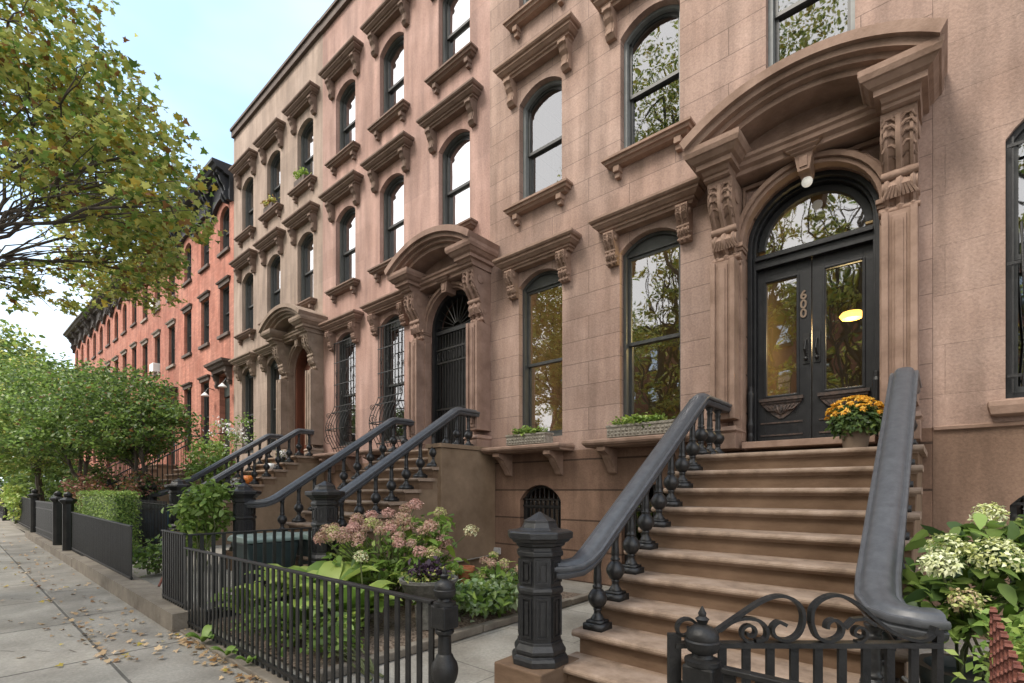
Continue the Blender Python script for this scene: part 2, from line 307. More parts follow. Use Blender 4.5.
def copy_thing(o, loc, label, rz=0, scale=None):
    kids = KIDS(o); c = o.copy(); COL.objects.link(c); c.location = loc; c.rotation_euler = (0, 0, rz)
    if scale: c.scale = scale
    for k in kids: copy_tree(k, c)
    c['label'] = label; return c
def cpart(src, parent, dloc=(0,0,0)):          # copy of a part (and its sub-parts) shifted
    c = src.copy(); COL.objects.link(c); c.parent = parent; c.location = Vector(src.location)+Vector(dloc); WL[c.name] = wloc(src)+Vector(dloc)
    for k in KIDS(src):
        d = k.copy(); COL.objects.link(d); d.parent = c
    return c

# ---------------------------------------------------------------- ground
def gz(x):                                     # the street climbs gently away from the camera
    return .013*max(0, -(x+5))
def sheet(name, xs, y0, y1, z, m, ny=1):
    b = MB(); vs = []; n = len(xs)
    for j in range(ny+1):
        for x in xs: vs.append((x, y0+(y1-y0)*j/ny, z+gz(x)))
    fs = [(j*n+i, j*n+i+1, (j+1)*n+i+1, (j+1)*n+i) for j in range(ny) for i in range(n-1)]
    b.add(vs, fs); return tag(b.build(name, m), kind='structure')
XS = [-220, -120, -80, -60, -45, -35, -25, -15, -10, -5, 0, 10, 30, 80]
sheet('ground', [-900, -220, -5, 300], -500, 900, -.22, M['asphalt'])
sheet('road', XS, -9.6, -1.95, -.13, M['asphalt'])
k = MB(); [k.add([(a,-1.95,gz(a)-.2),(b_,-1.95,gz(b_)-.2),(b_,-1.95,gz(b_)+.002),(a,-1.95,gz(a)+.002),(a,-1.78,gz(a)+.002),(b_,-1.78,gz(b_)+.002)], [(0,1,2,3),(3,2,5,4)]) for a,b_ in zip(XS[:-1],XS[1:])]
tag(k.build('kerb', M['kerb']), kind='structure')
sheet('sidewalk', XS, -1.78, 1.0, 0, M['bluestone'])
sheet('sidewalk_edge', XS, 1.0, 1.72, -.004, M['bluestone2'])
sheet('far_sidewalk', XS, -13, -9.6, -.02, M['bluestone'])
b = MB(); b.add([(-6.3,1.72,-.006),(6,1.72,-.006),(6,7,-.006),(-6.3,7,-.006)], [(0,1,2,3)]); tag(b.build('front_yard_paving', M['paving']), kind='structure')
b = MB(); b.add([(-60,1.85,.16),(-6.3,1.85,.14),(-6.3,7,.3),(-60,7,.6)], [(0,1,2,3)]); tag(b.build('raised_front_yards', M['paving']), kind='structure')
for k_, (x0, y0, x1, y1) in enumerate(((-6.9, .1, -5.9, .95), (-9.8, .3, -8.9, 1.0), (-12.6, 1.05, -11.7, 1.55))):
    b = MB(); px_, py_ = x0, y0; rr = random.Random(k_)
    for i in range(9):
        nx_ = x0+(x1-x0)*(i+1)/9+rr.uniform(-.04, .04); ny_ = y0+(y1-y0)*(i+1)/9+rr.uniform(-.06, .06); z = .003+gz(px_)
        b.add([(px_, py_, z), (nx_, ny_, .003+gz(nx_)), (nx_+.006, ny_+.010, .003+gz(nx_)), (px_+.006, py_+.010, z)], [(0,1,2,3)]); px_, py_ = nx_, ny_
    tag(b.build('sidewalk_crack', M['darktrim']), kind='structure')
# mulch bed with an uneven surface and its stone edging
b = MB(); nx, ny = 40, 60
for j in range(ny+1):
    for i in range(nx+1):
        x = -6.28+(2.52)*i/nx; y = 1.95+(4.0)*j/ny; edge = min(i, nx-i, j, ny-j)/4
        b.v.append((x, y, .02+min(1, edge)*(.06+.03*math.sin(x*3+y*2))+random.uniform(0, .018)))
b.f = [(j*(nx+1)+i, j*(nx+1)+i+1, (j+1)*(nx+1)+i+1, (j+1)*(nx+1)+i) for j in range(ny) for i in range(nx)]; b.m = [0]*len(b.f)
tag(b.build('mulch_bed', M['soil'], smooth=True), kind='structure')
ed = thing('bed_edging', (-3.7, 3.9, 0), 'low grey stone edging along the mulch bed beside the paved path', 'edging')
for i, (y0, y1) in enumerate([(1.95, 2.8), (2.82, 3.75), (3.77, 4.6), (4.62, 5.4), (5.42, 5.98)]):
    MB().box(-3.76, -3.66, y0, y1, 0, .075+.01*(i%2)).build('edging_stone', M['curb'], ed, bevel=.01)
# kerb wall that carries the fences of the neighbouring yards
def cwall(name, x0, x1, label, h=.15):
    b = MB(); n = 8
    for i in range(n):
        a, c_ = x0+(x1-x0)*i/n, x0+(x1-x0)*(i+1)/n
        b.add([(a,1.6,gz(a)-.05),(c_,1.6,gz(c_)-.05),(c_,1.6,gz(c_)+h),(a,1.6,gz(a)+h),(a,1.9,gz(a)+h),(c_,1.9,gz(c_)+h),(a,1.9,-.05),(c_,1.9,-.05)],
              [(0,1,2,3),(3,2,5,4),(4,5,7,6)]+([(0,3,4,6)] if i == 0 else [])+([(1,7,5,2)] if i == n-1 else []))
    return tag(b.build(name, M['curb'], origin=((x0+x1)/2, 1.75, 0)), label, 'stone kerb')
cwall('fence_kerb', -12.0, -6.08, 'worn brown stone kerb with a blunt end step beside the sidewalk', .19)
cwall('fence_kerb', -19.5, -12.05, 'long low stone kerb under the far panelled iron fences', .15)
b = MB(); b.box(-6.07, -2.2, 1.66, 1.80, -.05, .035); tag(b.build('low_fence_sill', M['curb'], bevel=.01, origin=(-4, 1.73, 0)), 'flat stone strip under the nearest picket fence', 'stone sill')
b = MB(); b.box(-.5, 4, 1.66, 1.80, -.05, .03); tag(b.build('low_fence_sill', M['curb'], bevel=.01, origin=(1, 1.73, 0)), 'flat stone strip under the fence right of the gate', 'stone sill')

# ---------------------------------------------------------------- facade kit
Yf = 6.9
def arc(cx, w, zs, rise, n=12):                # points of a segmental arch left to right
    h = w/2
    if rise <= 0: return [(cx-h, zs), (cx+h, zs)]
    if rise >= h-.001: r = h; zc = zs; pts = [(cx-r*math.cos(PI*i/n), zs+rise*math.sin(PI*i/n)) for i in range(n+1)]; return pts
    r = (h*h+rise*rise)/(2*rise); zc = zs+rise-r; a = math.asin(h/r)
    return [(cx+r*math.sin(-a+2*a*i/n), zc+r*math.cos(-a+2*a*i/n)) for i in range(n+1)]
def outline(cx, w, z0, zs, rise, n=12):
    return [(cx-w/2, z0)]+arc(cx, w, zs, rise, n)+[(cx+w/2, z0)]
def wall_with_openings(x0, x1, z0, z1, ops, zsplit, y=Yf, depth=.32):
    """ops: (cx,w,z0,zs,rise). front faces in vertical strips, with reveals; material 0 above zsplit, 1 below"""
    b = MB(); xs = {x0, x1}; arcs = []
    for (cx, w_, a, zs, ri) in ops:
        p = arc(cx, w_, zs, ri, 12); arcs.append(p); xs |= {round(q[0], 5) for q in p}
    xs = sorted(xs); xs = [x for i, x in enumerate(xs) if i == 0 or x-xs[i-1] > 1e-4]
    def top(i, x):
        p = arcs[i]
        for (xa, za), (xb, zb) in zip(p[:-1], p[1:]):
            if xa-1e-4 <= x <= xb+1e-4: return za+(zb-za)*((x-xa)/(xb-xa) if xb > xa else 0)
        return p[-1][1]
    for xa, xb in zip(xs[:-1], xs[1:]):
        xm = (xa+xb)/2; segs = []
        here = sorted([(o[2], i) for i, o in enumerate(ops) if o[0]-o[1]/2 < xm < o[0]+o[1]/2])
        cur = (z0, z0)
        for zz, i in here: segs.append((cur, (zz, zz))); cur = (top(i, xa), top(i, xb))
        segs.append((cur, (z1, z1)))
        for (la, lb), (ha, hb) in segs:
            if ha-la < 1e-4 and hb-lb < 1e-4: continue
            if max(la, lb) < zsplit < min(ha, hb):
                parts = [((la, lb), (zsplit, zsplit), 1), ((zsplit, zsplit), (ha, hb), 0)]
            else: parts = [((la, lb), (ha, hb), 0 if min(la, lb) >= zsplit-1e-4 else 1)]
            for (l0, l1), (h0, h1), mi in parts: b.add([(xa,y,l0),(xb,y,l1),(xb,y,h1),(xa,y,h0)], [(0,1,2,3)], mi)
    for (cx, w_, a, zs, ri), p in zip(ops, arcs):
        o = [(cx-w_/2, a)]+p+[(cx+w_/2, a)]; mi = 0 if a >= zsplit else 1
        vs = [(x, y, z) for x, z in o]+[(x, y+depth, z) for x, z in o]; n = len(o)
        b.add(vs, [(i, i+n, (i+1)%n+n, (i+1)%n) for i in range(n)], mi)
    return b
def window(par, cx, w_, z0, zs, rise, fm='frame', glass_='glass', setb=.16, header=False, curtain=0, split=.5, gl_arch=True):
    """double-hung window: casing > pane; returns the frame object"""
    y = Yf+setb; b = MB(); n = 12
    O = outline(cx, w_-.004, z0+.002, zs-.002, rise, n); t = .055
    I = outline(cx, w_-2*t, z0+.002, zs-.01, max(0, rise*(w_-2*t)/w_ - .01) if rise else 0, n)
    if rise <= 0: I = [(cx-w_/2+t, z0+.002), (cx-w_/2+t, zs-t), (cx+w_/2-t, zs-t), (cx+w_/2-t, z0+.002)]
    b.ring_y(O, I, y-.05, y+.10)
    b.box(cx-w_/2+.003, cx+w_/2-.003, y-.03, y+.12, z0+.003, z0+.06)
    zi = zs-(.02 if rise > 0 else t)
    W = w_/2-t
    if header: b.poly_y(outline(cx, w_-2*t+.01, zs-.04, zs-.01, rise*.9, n), y-.005, y+.05); ztop = zs-.04
    else: ztop = zs + (rise*.86 if rise > 0 else -t)
    zm = z0+(ztop-z0)*split; s_ = .045
    # sashes
    b.box(cx-W, cx-W+s_, y+.02, y+.055, zm, ztop if header or rise <= 0 else zs, 1); b.box(cx+W-s_, cx+W, y+.02, y+.055, zm, ztop if header or rise <= 0 else zs, 1)
    b.box(cx-W, cx-W+s_, y+.06, y+.095, z0+.06, zm+.04, 1); b.box(cx+W-s_, cx+W, y+.06, y+.095, z0+.06, zm+.04, 1)
    b.box(cx-W, cx+W, y+.022, y+.093, zm-.02, zm+.03, 1); b.box(cx-W+s_, cx+W-s_, y+.06, y+.095, z0+.06, z0+.13, 1)
    if header or rise <= 0: b.box(cx-W+s_, cx+W-s_, y+.02, y+.055, ztop-.05, ztop, 1)
    else: b.ring_y([(x, z) for x, z in arc(cx, 2*W, zs-.012, rise*.86, n)], [(cx+(x-cx)*.9, z-s_) for x, z in arc(cx, 2*W, zs-.012, rise*.86, n)], y+.02, y+.055, 1)
    fr = b.build('window', [M[fm], M['sash']], par, origin=(cx, y, z0))
    g = MB()
    if header or rise <= 0: g.add([(cx-W+.01, y+.038, zm),(cx+W-.01, y+.038, zm),(cx+W-.01, y+.038, ztop-.01),(cx-W+.01, y+.038, ztop-.01)], [(0,1,2,3)])
    else:
        p = [(cx-W+.01, zm)]+arc(cx, 2*W-.02, zs-.02, rise*.82, n)+[(cx+W-.01, zm)]; g.add([(x, y+.038, z) for x, z in p], [tuple(range(len(p)-1, -1, -1))])
    g.add([(cx-W+.01, y+.078, z0+.07),(cx+W-.01, y+.078, z0+.07),(cx+W-.01, y+.078, zm),(cx-W+.01, y+.078, zm)], [(0,1,2,3)])
    g.build('pane', M[glass_], fr)
    if curtain:
        q = MB(); zt = zs+rise; k_ = 24
        zb = z0+.08 if curtain == 1 else z0+(zt-z0)*(1-curtain)
        vs = []
        for i in range(k_+1):
            x = cx-W+2*W*i/k_; yy = y+.2+.02*math.sin(i*1.9)
            vs += [(x, yy, zb+.03*math.sin(i*1.3)), (x, yy, zt)]
        q.add(vs, [(2*i, 2*i+2, 2*i+3, 2*i+1) for i in range(k_)])
        q.build('curtain', M['curtain'], fr)
    return fr
LP = [(.10,0),(.13,.0),(.14,.035),(.17,.045),(.17,.075),(.20,.085),(.235,.12),(.25,.13),(.25,.165),(.28,.175),(.30,.20),(.30,.235),(.02,.26)]
def scroll_profile(y, z, h, d, flip=1):
    """S-shaped console outline in (Y,Z), hanging from z down by h, out by d"""
    pts = [(y, z), (y-d, z)]
    for i in range(7):                                      # big upper volute
        a = -PI/2+PI*.9*i/6; pts.append((y-d*.62-d*.40*math.cos(a-.0)*1, z-h*.17-h*.17*math.sin(a)))
    pts = [(y, z), (y-d, z), (y-d, z-h*.06)]
    for t, o in [(.12,.97),(.2,1.0),(.3,.97),(.38,.88),(.46,.74),(.54,.62),(.6,.56),(.64,.60),(.68,.66),(.73,.66),(.78,.58),(.84,.46),(.88,.42),(.91,.48),(.95,.46),(1,.30)]:
        pts.append((y-d*o, z-h*t))
    pts.append((y, z-h)); return pts
def console(cx, w_, z, h, d, y=Yf, rich=False):
    b = MB(); P = scroll_profile(y, z, h, d)
    b.poly_x(P, cx-w_/2, cx+w_/2)
    front = P[2:-1]
    # raised ribs that follow the scroll
    for off, rr in ((-w_*.36, .05), (0, .075), (w_*.36, .05)):
        path = [(cx+off, yy-.002, zz) for yy, zz in front]; b.tube(path, w_*rr*1.6, 5)
    # side volutes
    for s_ in (-1, 1):
        b.lathe([(h*.085, -.012), (h*.085, .012), (h*.04, .022)], (cx+s_*w_/2, y-d*.62, z-h*.2), 12, axis='x')
        b.lathe([(h*.05, -.012), (h*.05, .012), (h*.02, .02)], (cx+s_*w_/2, y-d*.36, z-h*.78), 10, axis='x')
    # leaf lobes curling out on either side of the mid rib
    rows = 7 if rich else 4
    for k_ in range(rows):
        t = .14+.40*k_/rows; i = min(range(len(front)), key=lambda q: abs((z-front[q][1])/h-t)); yy, zz = front[i]
        for s_ in (-1, 1):
            pth = [(cx+s_*w_*.05, yy-.006, zz), (cx+s_*w_*.20, yy-.022, zz+h*.045), (cx+s_*w_*.37, yy-.03, zz+h*.035), (cx+s_*w_*.46, yy-.012, zz-h*.012)]
            b.tube(pth, w_*.055, 6, r1=w_*.035)
    # rolled band and fan shell
    yy = y-d*.62; b.lathe([(h*.045, -w_*.52), (h*.052, -w_*.3), (h*.052, w_*.3), (h*.045, w_*.52)], (cx, y-d*.60, z-h*.585), 12, axis='x')
    for k_ in range(5 if not rich else 9):
        n_ = 4 if rich else 2; a = (k_-n_)/n_*.95
        b.tube([(cx+.12*w_*a, y-d*.60, z-h*.64), (cx+.3*w_*a, y-d*.69, z-h*.72), (cx+.50*w_*a, y-d*.58, z-h*.82)], w_*.045, 5, r1=w_*.06)
    b.lathe([(h*.03, -w_*.56), (h*.036, -w_*.3), (h*.036, w_*.3), (h*.03, w_*.56)], (cx, y-d*.44, z-h*.93), 10, axis='x')
    return b
def simple_bracket(cx, w_, z, h, d, y=Yf):
    b = MB(); P = [(y, z), (y-d, z), (y-d, z-h*.14), (y-d*.82, z-h*.2), (y-d*.72, z-h*.36), (y-d*.5, z-h*.5), (y-d*.42, z-h*.68), (y-d*.55, z-h*.74), (y-d*.55, z-h*.86), (y-d*.35, z-h), (y, z-h)]
    b.poly_x(P, cx-w_/2, cx+w_/2); b.poly_x([(yy-(.012 if yy < y-.01 else 0), zz) for yy, zz in P[2:-2]]+[(y-.01, z-h*.9), (y-.01, z-h*.1)], cx-w_*.28, cx+w_*.28)
    return b
def lintel(par, cx, hw, ztop, m, rich=True, ch=.47, d=.30, corb_off=.10, ccw=.17, cd=.21):
    b = MB(); sc = d/.30
    b.cornice([(o*sc, h) for o, h in LP], cx-hw+.20*sc, cx+hw-.20*sc, Yf, ztop-.26, .10*sc)
    l = b.build('lintel', m, par, origin=(cx, Yf, ztop), bevel=0)
    for s_ in (-1, 1):
        x = cx+s_*(hw-.20*sc-corb_off)
        (console(x, ccw, ztop-.262, ch, cd) if rich else simple_bracket(x, ccw, ztop-.262, ch, cd)).build('corbel', m, l)
    return l
SP = [(.05,0),(.10,.01),(.13,.045),(.16,.05),(.17,.09),(.20,.10),(.20,.135),(.0,.15)]
def sill(par, cx, hw, ztop, m):
    b = MB(); b.cornice(SP, cx-hw+.15, cx+hw-.15, Yf, ztop-.15, .05)
    l = b.build('sill', m, par, origin=(cx, Yf, ztop))
    for s_ in (-1, 1):
        c_ = MB(); x = cx+s_*(hw-.22); c_.box(x-.05, x+.05, Yf-.13, Yf, ztop-.24, ztop-.152); c_.box(x-.04, x+.04, Yf-.09, Yf, ztop-.32, ztop-.24); c_.build('bracket', m, l, bevel=.008)
    return l
def door_hood(par, cx, m, dz=0, wide=1.25, Yw=Yf):
    """segmental hood on entablature blocks and big consoles, with pilasters and the arched surround (as part + sub-parts)"""
    z0 = 5.40+dz; b = MB(); rb = []
    # blocks over the consoles
    bp = [(.44,0),(.47,.015),(.47,.05),(.50,.06),(.53,.10),(.58,.11),(.58,.17),(.62,.19),(.66,.24),(.68,.25),(.70,.30),(.70,.36),(.50,.375)]
    cxs = [cx-wide+.34, cx+wide-.34]
    for x in cxs: b.cornice([(o+.05, h) for o, h in bp], x-.155, x+.155, Yw, z0, .57)
    # frieze between the blocks, set back
    b.cornice([(.26,0),(.28,.01),(.28,.06),(.33,.09),(.33,.14),(.36,.16),(.36,.2),(.2,.22)], cxs[0]+.1, cxs[1]-.1, Yw, z0+.05, .26, left=False, right=False)
    # arch mouldings: concentric stepped bands
    n = 28; hw = wide+.02; rise = .40; zb = z0+.36
    def A(h_, z_, r_): return arc(cx, 2*h_, z_, r_, n)
    bands = [(0.0, .10, .80), (.10, .17, .74), (.17, .23, .66), (.23, .30, .58)]
    for (o0, o1, pr) in bands:
        top = A(hw, zb+.09, rise); T0 = [(cx+(x-cx)*(1-o0*.55/hw), z-o0) for x, z in top]; T1 = [(cx+(x-cx)*(1-o1*.55/hw), z-o1-.0005) for x, z in top]
        b.ring_y(T0, T1, Yw-pr, Yw-.0)
    # tympanum
    top = A(hw-.16, zb-.18, rise); b.poly_y([(hw*-1+.3+cx, z0+.24)]+[(x, max(z, z0+.25)) for x, z in top]+[(cx+hw-.3, z0+.24)], Yw-.22, Yw)
    hood = b.build('door_hood', m, par, origin=(cx, Yw, z0))
    rc = console(cx-wide+.36, .30, z0, .98, .46, Yw, rich=True).build('corbel', m, hood, smooth=True)
    console(cx+wide-.36, .30, z0, .98, .46, Yw, rich=True).build('corbel', m, hood, smooth=True)
    return hood
def door_surround(par, cx, m, dz=0, wide=1.25, ow=1.42, spring=4.67, zbase=2.12, base_to=None, Yw=Yf):
    b = MB(); z0 = 5.40+dz; sp = spring+dz
    # pilasters with plinth, sunk panel and fillets
    for s_ in (-1, 1):
        x = cx+s_*(wide-.36)
        zt = z0-.98; y1 = Yw-.34
        b.box(x-.15, x+.15, y1, Yw+.02, zbase+dz+.28, zt)
        b.box(x-.15, x-.09, y1-.03, y1, zbase+dz+.28, zt); b.box(x+.09, x+.15, y1-.03, y1, zbase+dz+.28, zt)
        b.box(x-.035, x+.035, y1-.035, y1, zbase+dz+.40, zt-.1); b.box(x-.06, x+.06, y1-.018, y1, zbase+dz+.34, zt-.05)
        b.cornice([(.39,0),(.39,.18),(.37,.2),(.41,.23),(.38,.27),(.34,.29)], x-.17, x+.17, Yw, zbase+dz-.10, .39)
        # inner jamb strip
        xj = cx+s_*(ow/2+.055)
        b.box(xj-.055, xj+.055, Yw-.16, Yw+.02, zbase+dz, sp-.26)
        # impost
        b.box(xj-.085, xj+.085, Yw-.24, Yw, sp-.08, sp-.03); b.box(xj-.075, xj+.075, Yw-.21, Yw, sp-.12, sp-.08)
        b.lathe([(.055, -.06), (.055, .06)], (xj, Yw-.16, sp-.17), 12, axis='x'); b.box(xj-.055, xj+.055, Yw-.15, Yw, sp-.26, sp-.12)
        b.lathe([(.035, -.05), (.035, .05)], (xj, Yw-.15, sp-.25), 10, axis='x')
    n = 20; r = ow/2
    for a_, c_, pr in ((0, .05, .13), (.05, .11, .17), (.11, .145, .11)):
        A_ = [(cx+(r+a_)*-math.cos(PI*i/n), sp-.03+(r+a_)*math.sin(PI*i/n)) for i in range(n+1)]
        B_ = [(cx+(r+c_-.0006)*-math.cos(PI*i/n), sp-.03+(r+c_-.0006)*math.sin(PI*i/n)) for i in range(n+1)]
        b.ring_y(B_, A_, Yw-pr, Yw)
    # spandrel panels with raised fillet
    for s_ in (-1, 1):
        xo = cx+s_*(wide-.52); b.box(min(xo, xo-s_*.03), max(xo, xo-s_*.03), Yw-.06, Yw, sp+.05, z0-.03)
        b.box(min(xo, cx+s_*.2), max(xo, cx+s_*.2), Yw-.061, Yw, z0-.03, z0+.02)
    sur = b.build('door_surround', m, par, origin=(cx, Yw, zbase+dz), bevel=.006)
    kz = sp-.05+r; q = MB()
    q.poly_y([(cx-.06, kz-.09), (cx+.06, kz-.09), (cx+.095, kz+.10), (cx-.095, kz+.10)], Yw-.27, Yw)
    q.box(cx-.04, cx+.04, Yw-.285, Yw-.27, kz-.05, kz+.07); q.cornice([(.27,0),(.3,.015),(.3,.03),(.34,.05),(.34,.065),(.37,.08),(.3,.085)], cx-.1, cx+.1, Yw, kz+.101, .27)
    q.build('keystone', m, sur)
    return sur
def shelf(par, x0, x1, z, m, d=.45):
    b = MB(); b.cornice([(d-.08,0),(d-.06,.02),(d-.02,.03),(d,.06),(d,.095),(d-.02,.11),(0,.12)], x0+.02, x1-.02, Yf, z-.12, d-.02)
    s_ = b.build('window_shelf', m, par, origin=((x0+x1)/2, Yf, z), bevel=.006)
    for x in (x0+.3, x1-.3):
        q = MB(); P = [(Yf, z-.121), (Yf-d+.06, z-.121), (Yf-d+.06, z-.18), (Yf-d+.12, z-.21), (Yf-d+.2, z-.24), (Yf-d+.26, z-.32), (Yf-.1, z-.42), (Yf-.05, z-.5), (Yf, z-.52)]
        q.poly_x(P, x-.07, x+.07); q.poly_x([(a-.012, c_-.001) for a, c_ in P[2:-1]]+[(Yf-.02, z-.48), (Yf-.02, z-.19)], x-.03, x+.03); q.build('bracket', m, s_, bevel=.006)
    return s_
def basement_window(par, cx, w_, z0, zs, rise, bars=8):
    b = MB(); y = Yf+.1
    O = outline(cx, w_-.004, z0+.002, zs-.002, rise); I = outline(cx, w_-.11, z0+.002, zs-.012, rise*.85); b.ring_y(O, I, y, y+.12)
    b.box(cx-w_/2+.01, cx+w_/2-.01, y+.02, y+.1, zs-.15, zs-.11)
    f_ = b.build('basement_window', M['iron'], par, origin=(cx, y, z0))
    q = MB(); W = w_/2-.05
    for i in range(bars):
        x = cx-W+2*W*(i+.5)/bars; q.box(x-.009, x+.009, y-.035, y-.017, z0+.05, zs+rise*.8*(1-((x-cx)/W)**2))
        q.lathe([(.001,-.03),(.022,0),(.001,.03)], (x, y-.026, zs-.04), 6); q.lathe([(.001,-.03),(.022,0),(.001,.03)], (x, y-.026, zs+.05), 6)
    for z in (z0+.25, (z0+zs)/2, zs-.12, zs+.0): q.box(cx-W-.03, cx+W+.03, y-.042, y-.034, z, z+.03)
    q.build('grille', M['iron'], f_)
    g = MB(); g.add([(cx-W,y+.06,z0),(cx+W,y+.06,z0),(cx+W,y+.06,zs),(cx-W,y+.06,zs)], [(0,1,2,3)]); g.build('pane', M['glass'], f_)
    return f_
def shell(par, x0, x1, z1, floors, mw, mint):
    """side, rear and top of the building plus its floors"""
    b = MB(); b.box(x0, x0+.2, Yf+.003, 18, 0, z1-.01); b.box(x1-.2, x1, Yf+.003, 18, 0, z1-.01); b.box(x0+.2, x1-.2, 17.8, 18, 0, z1-.01)
    b.build('side_and_rear_wall', mw, par)
    b = MB(); b.box(x0+.003, x1-.003, Yf+.02, 17.99, z1-.12, z1-.005); b.build('roof', M['darktrim'], par)
    b = MB()
    for f_ in floors: b.box(x0+.21, x1-.21, Yf+.33, 17.7, f_-.15, f_)
    b.box(x0+.21, x1-.21, 11.5, 11.6, 0, z1-.2); b.build('interior_floors', mint, par)

# ---------------------------------------------------------------- the three brownstones and the neighbour on the right
def brownstone(name, label, x0, x1, cols, doorx, dz, wallm, basem, trim, top_trim, ztop, glass_up, fm, A=False):
    h = thing(name, ((x0+x1)/2, Yf, 0), label, 'house')
    ops = []
    pz0, pzs = 2.42+dz, 5.15+dz
    for cx in cols: ops += [(cx, .96, pz0, pzs, .20), (cx, .90, .05+dz*.5, 1.32+dz*.6, .27)]
    ops.append((doorx, 1.42, 2.06+dz, 4.64+dz, .71))
    dz2 = dz*.7
    for cx in list(cols)+[doorx]: ops += [(cx, .94, 6.60+dz2, 8.45+dz2, .20), (cx, .94, 9.98+dz2, 11.68+dz2, .20)]
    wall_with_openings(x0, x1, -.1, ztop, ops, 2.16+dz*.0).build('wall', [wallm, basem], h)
    b = MB(); b.box(x0+.003, x1-.003, Yf-.09, Yf, ztop-.14, ztop+.06); b.box(x0+.003, x1-.003, Yf-.14, Yf+.3, ztop+.06, ztop+.14); b.build('parapet_coping', M['darktrim'], h)
    shell(h, x0, x1, ztop, (2.05+dz, 6.3+dz2, 9.7+dz2, 13.2), wallm, M['interior'])
    for i, cx in enumerate(cols):
        window(h, cx, .96, pz0, pzs, .20, fm, 'glass', header=True)
        lintel(h, cx, .87, 5.70+dz, trim)
        basement_window(h, cx, .90, .05+dz*.5, 1.32+dz*.6, .27)
    for i, cx in enumerate(list(cols)+[doorx]):
        window(h, cx, .94, 6.60+dz2, 8.45+dz2, .20, 'framelight' if A else fm, glass_up, curtain=0 if A else .8)
        lintel(h, cx, .85, 9.16+dz2, trim if A else top_trim, rich=False, ch=.42, corb_off=.05, ccw=.15)
        sill(h, cx, .70, 6.60+dz2, trim if A else top_trim)
        window(h, cx, .94, 9.98+dz2, 11.68+dz2, .20, 'framelight' if A else fm, glass_up, curtain=0 if A else .6)
        lintel(h, cx, .85, 12.42+dz2, top_trim, rich=False, ch=.42, corb_off=.05, ccw=.15)
        sill(h, cx, .70, 9.98+dz2, top_trim)
    door_surround(h, doorx, trim, dz); door_hood(h, doorx, trim, dz)
    return h
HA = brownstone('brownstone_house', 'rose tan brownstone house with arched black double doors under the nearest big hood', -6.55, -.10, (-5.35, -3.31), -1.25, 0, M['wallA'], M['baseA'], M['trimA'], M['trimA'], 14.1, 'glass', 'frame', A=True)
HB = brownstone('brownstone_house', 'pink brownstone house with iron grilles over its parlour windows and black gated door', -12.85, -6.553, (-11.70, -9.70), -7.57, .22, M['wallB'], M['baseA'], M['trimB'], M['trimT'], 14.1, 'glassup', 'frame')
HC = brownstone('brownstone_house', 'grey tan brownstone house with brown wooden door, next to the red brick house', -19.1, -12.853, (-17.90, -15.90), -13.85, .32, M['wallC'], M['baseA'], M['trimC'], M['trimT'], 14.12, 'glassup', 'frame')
# window shelves of the nearest house
for x0, x1 in ((-6.35, -4.62), (-4.20, -2.45)): shelf(HA, x0, x1, 2.27, M['trimA'])
for x0, x1 in ((-12.55, -10.95), (-10.55, -8.95)): shelf(HB, x0, x1, 2.45, M['trimB'])
b = MB(); b.box(-6.40, -6.36, Yf-.004, Yf, .37, .38); 
q = MB(); q.box(-6.42, -6.26, Yf-.05, Yf-.002, .30, .42); q.box(-6.40, -6.28, Yf-.07, Yf-.05, .32, .40); q.build('outlet_box', M['outlet'], HA, bevel=.008)

# neighbour on the right
HZ = thing('brownstone_house', (4, Yf, 0), 'plain tan stone house at the right edge with a dark shuttered window', 'house')
ops = [(.98, 1.06, 2.40, 4.95, .30), (.98, 1.0, .3, 1.35, .25), (.98, .9, 6.6, 8.45, .2)]
wall_with_openings(-.097, 8, -.1, 14.1, ops, 2.16).build('wall', [M['wallZ'], M['baseZ']], HZ)
shell(HZ, -.097, 8, 14.1, (2.05, 6.3, 9.7), M['wallZ'], M['interior'])
window(HZ, .98, 1.06, 2.40, 4.95, .30, 'blackpaint', 'glass', setb=.10)
window(HZ, .98, .9, 6.6, 8.45, .20, 'frame', 'glass'); lintel(HZ, .98, .85, 9.16, M['trimA'], rich=False)
basement_window(HZ, .98, 1.0, .3, 1.35, .25)
q = MB(); q.cornice([(.06,0),(.12,.02),(.14,.10),(.14,.15),(0,.17)], .40, 1.56, Yf, 2.22, .06); q.build('sill', M['trimA'], HZ, bevel=.006)
q = MB()
for z in np.arange(2.6, 4.85, .055):
    q.add([(.60, Yf+.30, z), (1.45, Yf+.30, z), (1.45, Yf+.34, z+.045), (.60, Yf+.34, z+.045)], [(0,1,2,3)])
q.build('louvred_shutter', M['sash'], HZ)
q = MB(); q.tube([(.56, Yf-.01, 4.1), (.57, Yf-.05, 3.6), (.60, Yf-.05, 3.0), (.57, Yf-.03, 2.5)], .012, 6)
for x in (.50, .62, .78, .94, 1.10, 1.26, 1.42): q.box(x-.008, x+.008, Yf-.02, Yf-.004, 2.45, 4.95)
for z in (2.6, 3.7, 4.85): q.box(.46, 1.5, Yf-.03, Yf-.02, z, z+.03)
q.build('window_guard', M['iron'], HZ)
q = MB(); q.cornice([(.0,0),(.035,.01),(.04,.04),(0,.055)], -.09, 8, Yf, 2.12, 0, left=False, right=False); q.build('water_table', M['trimA'], HZ)


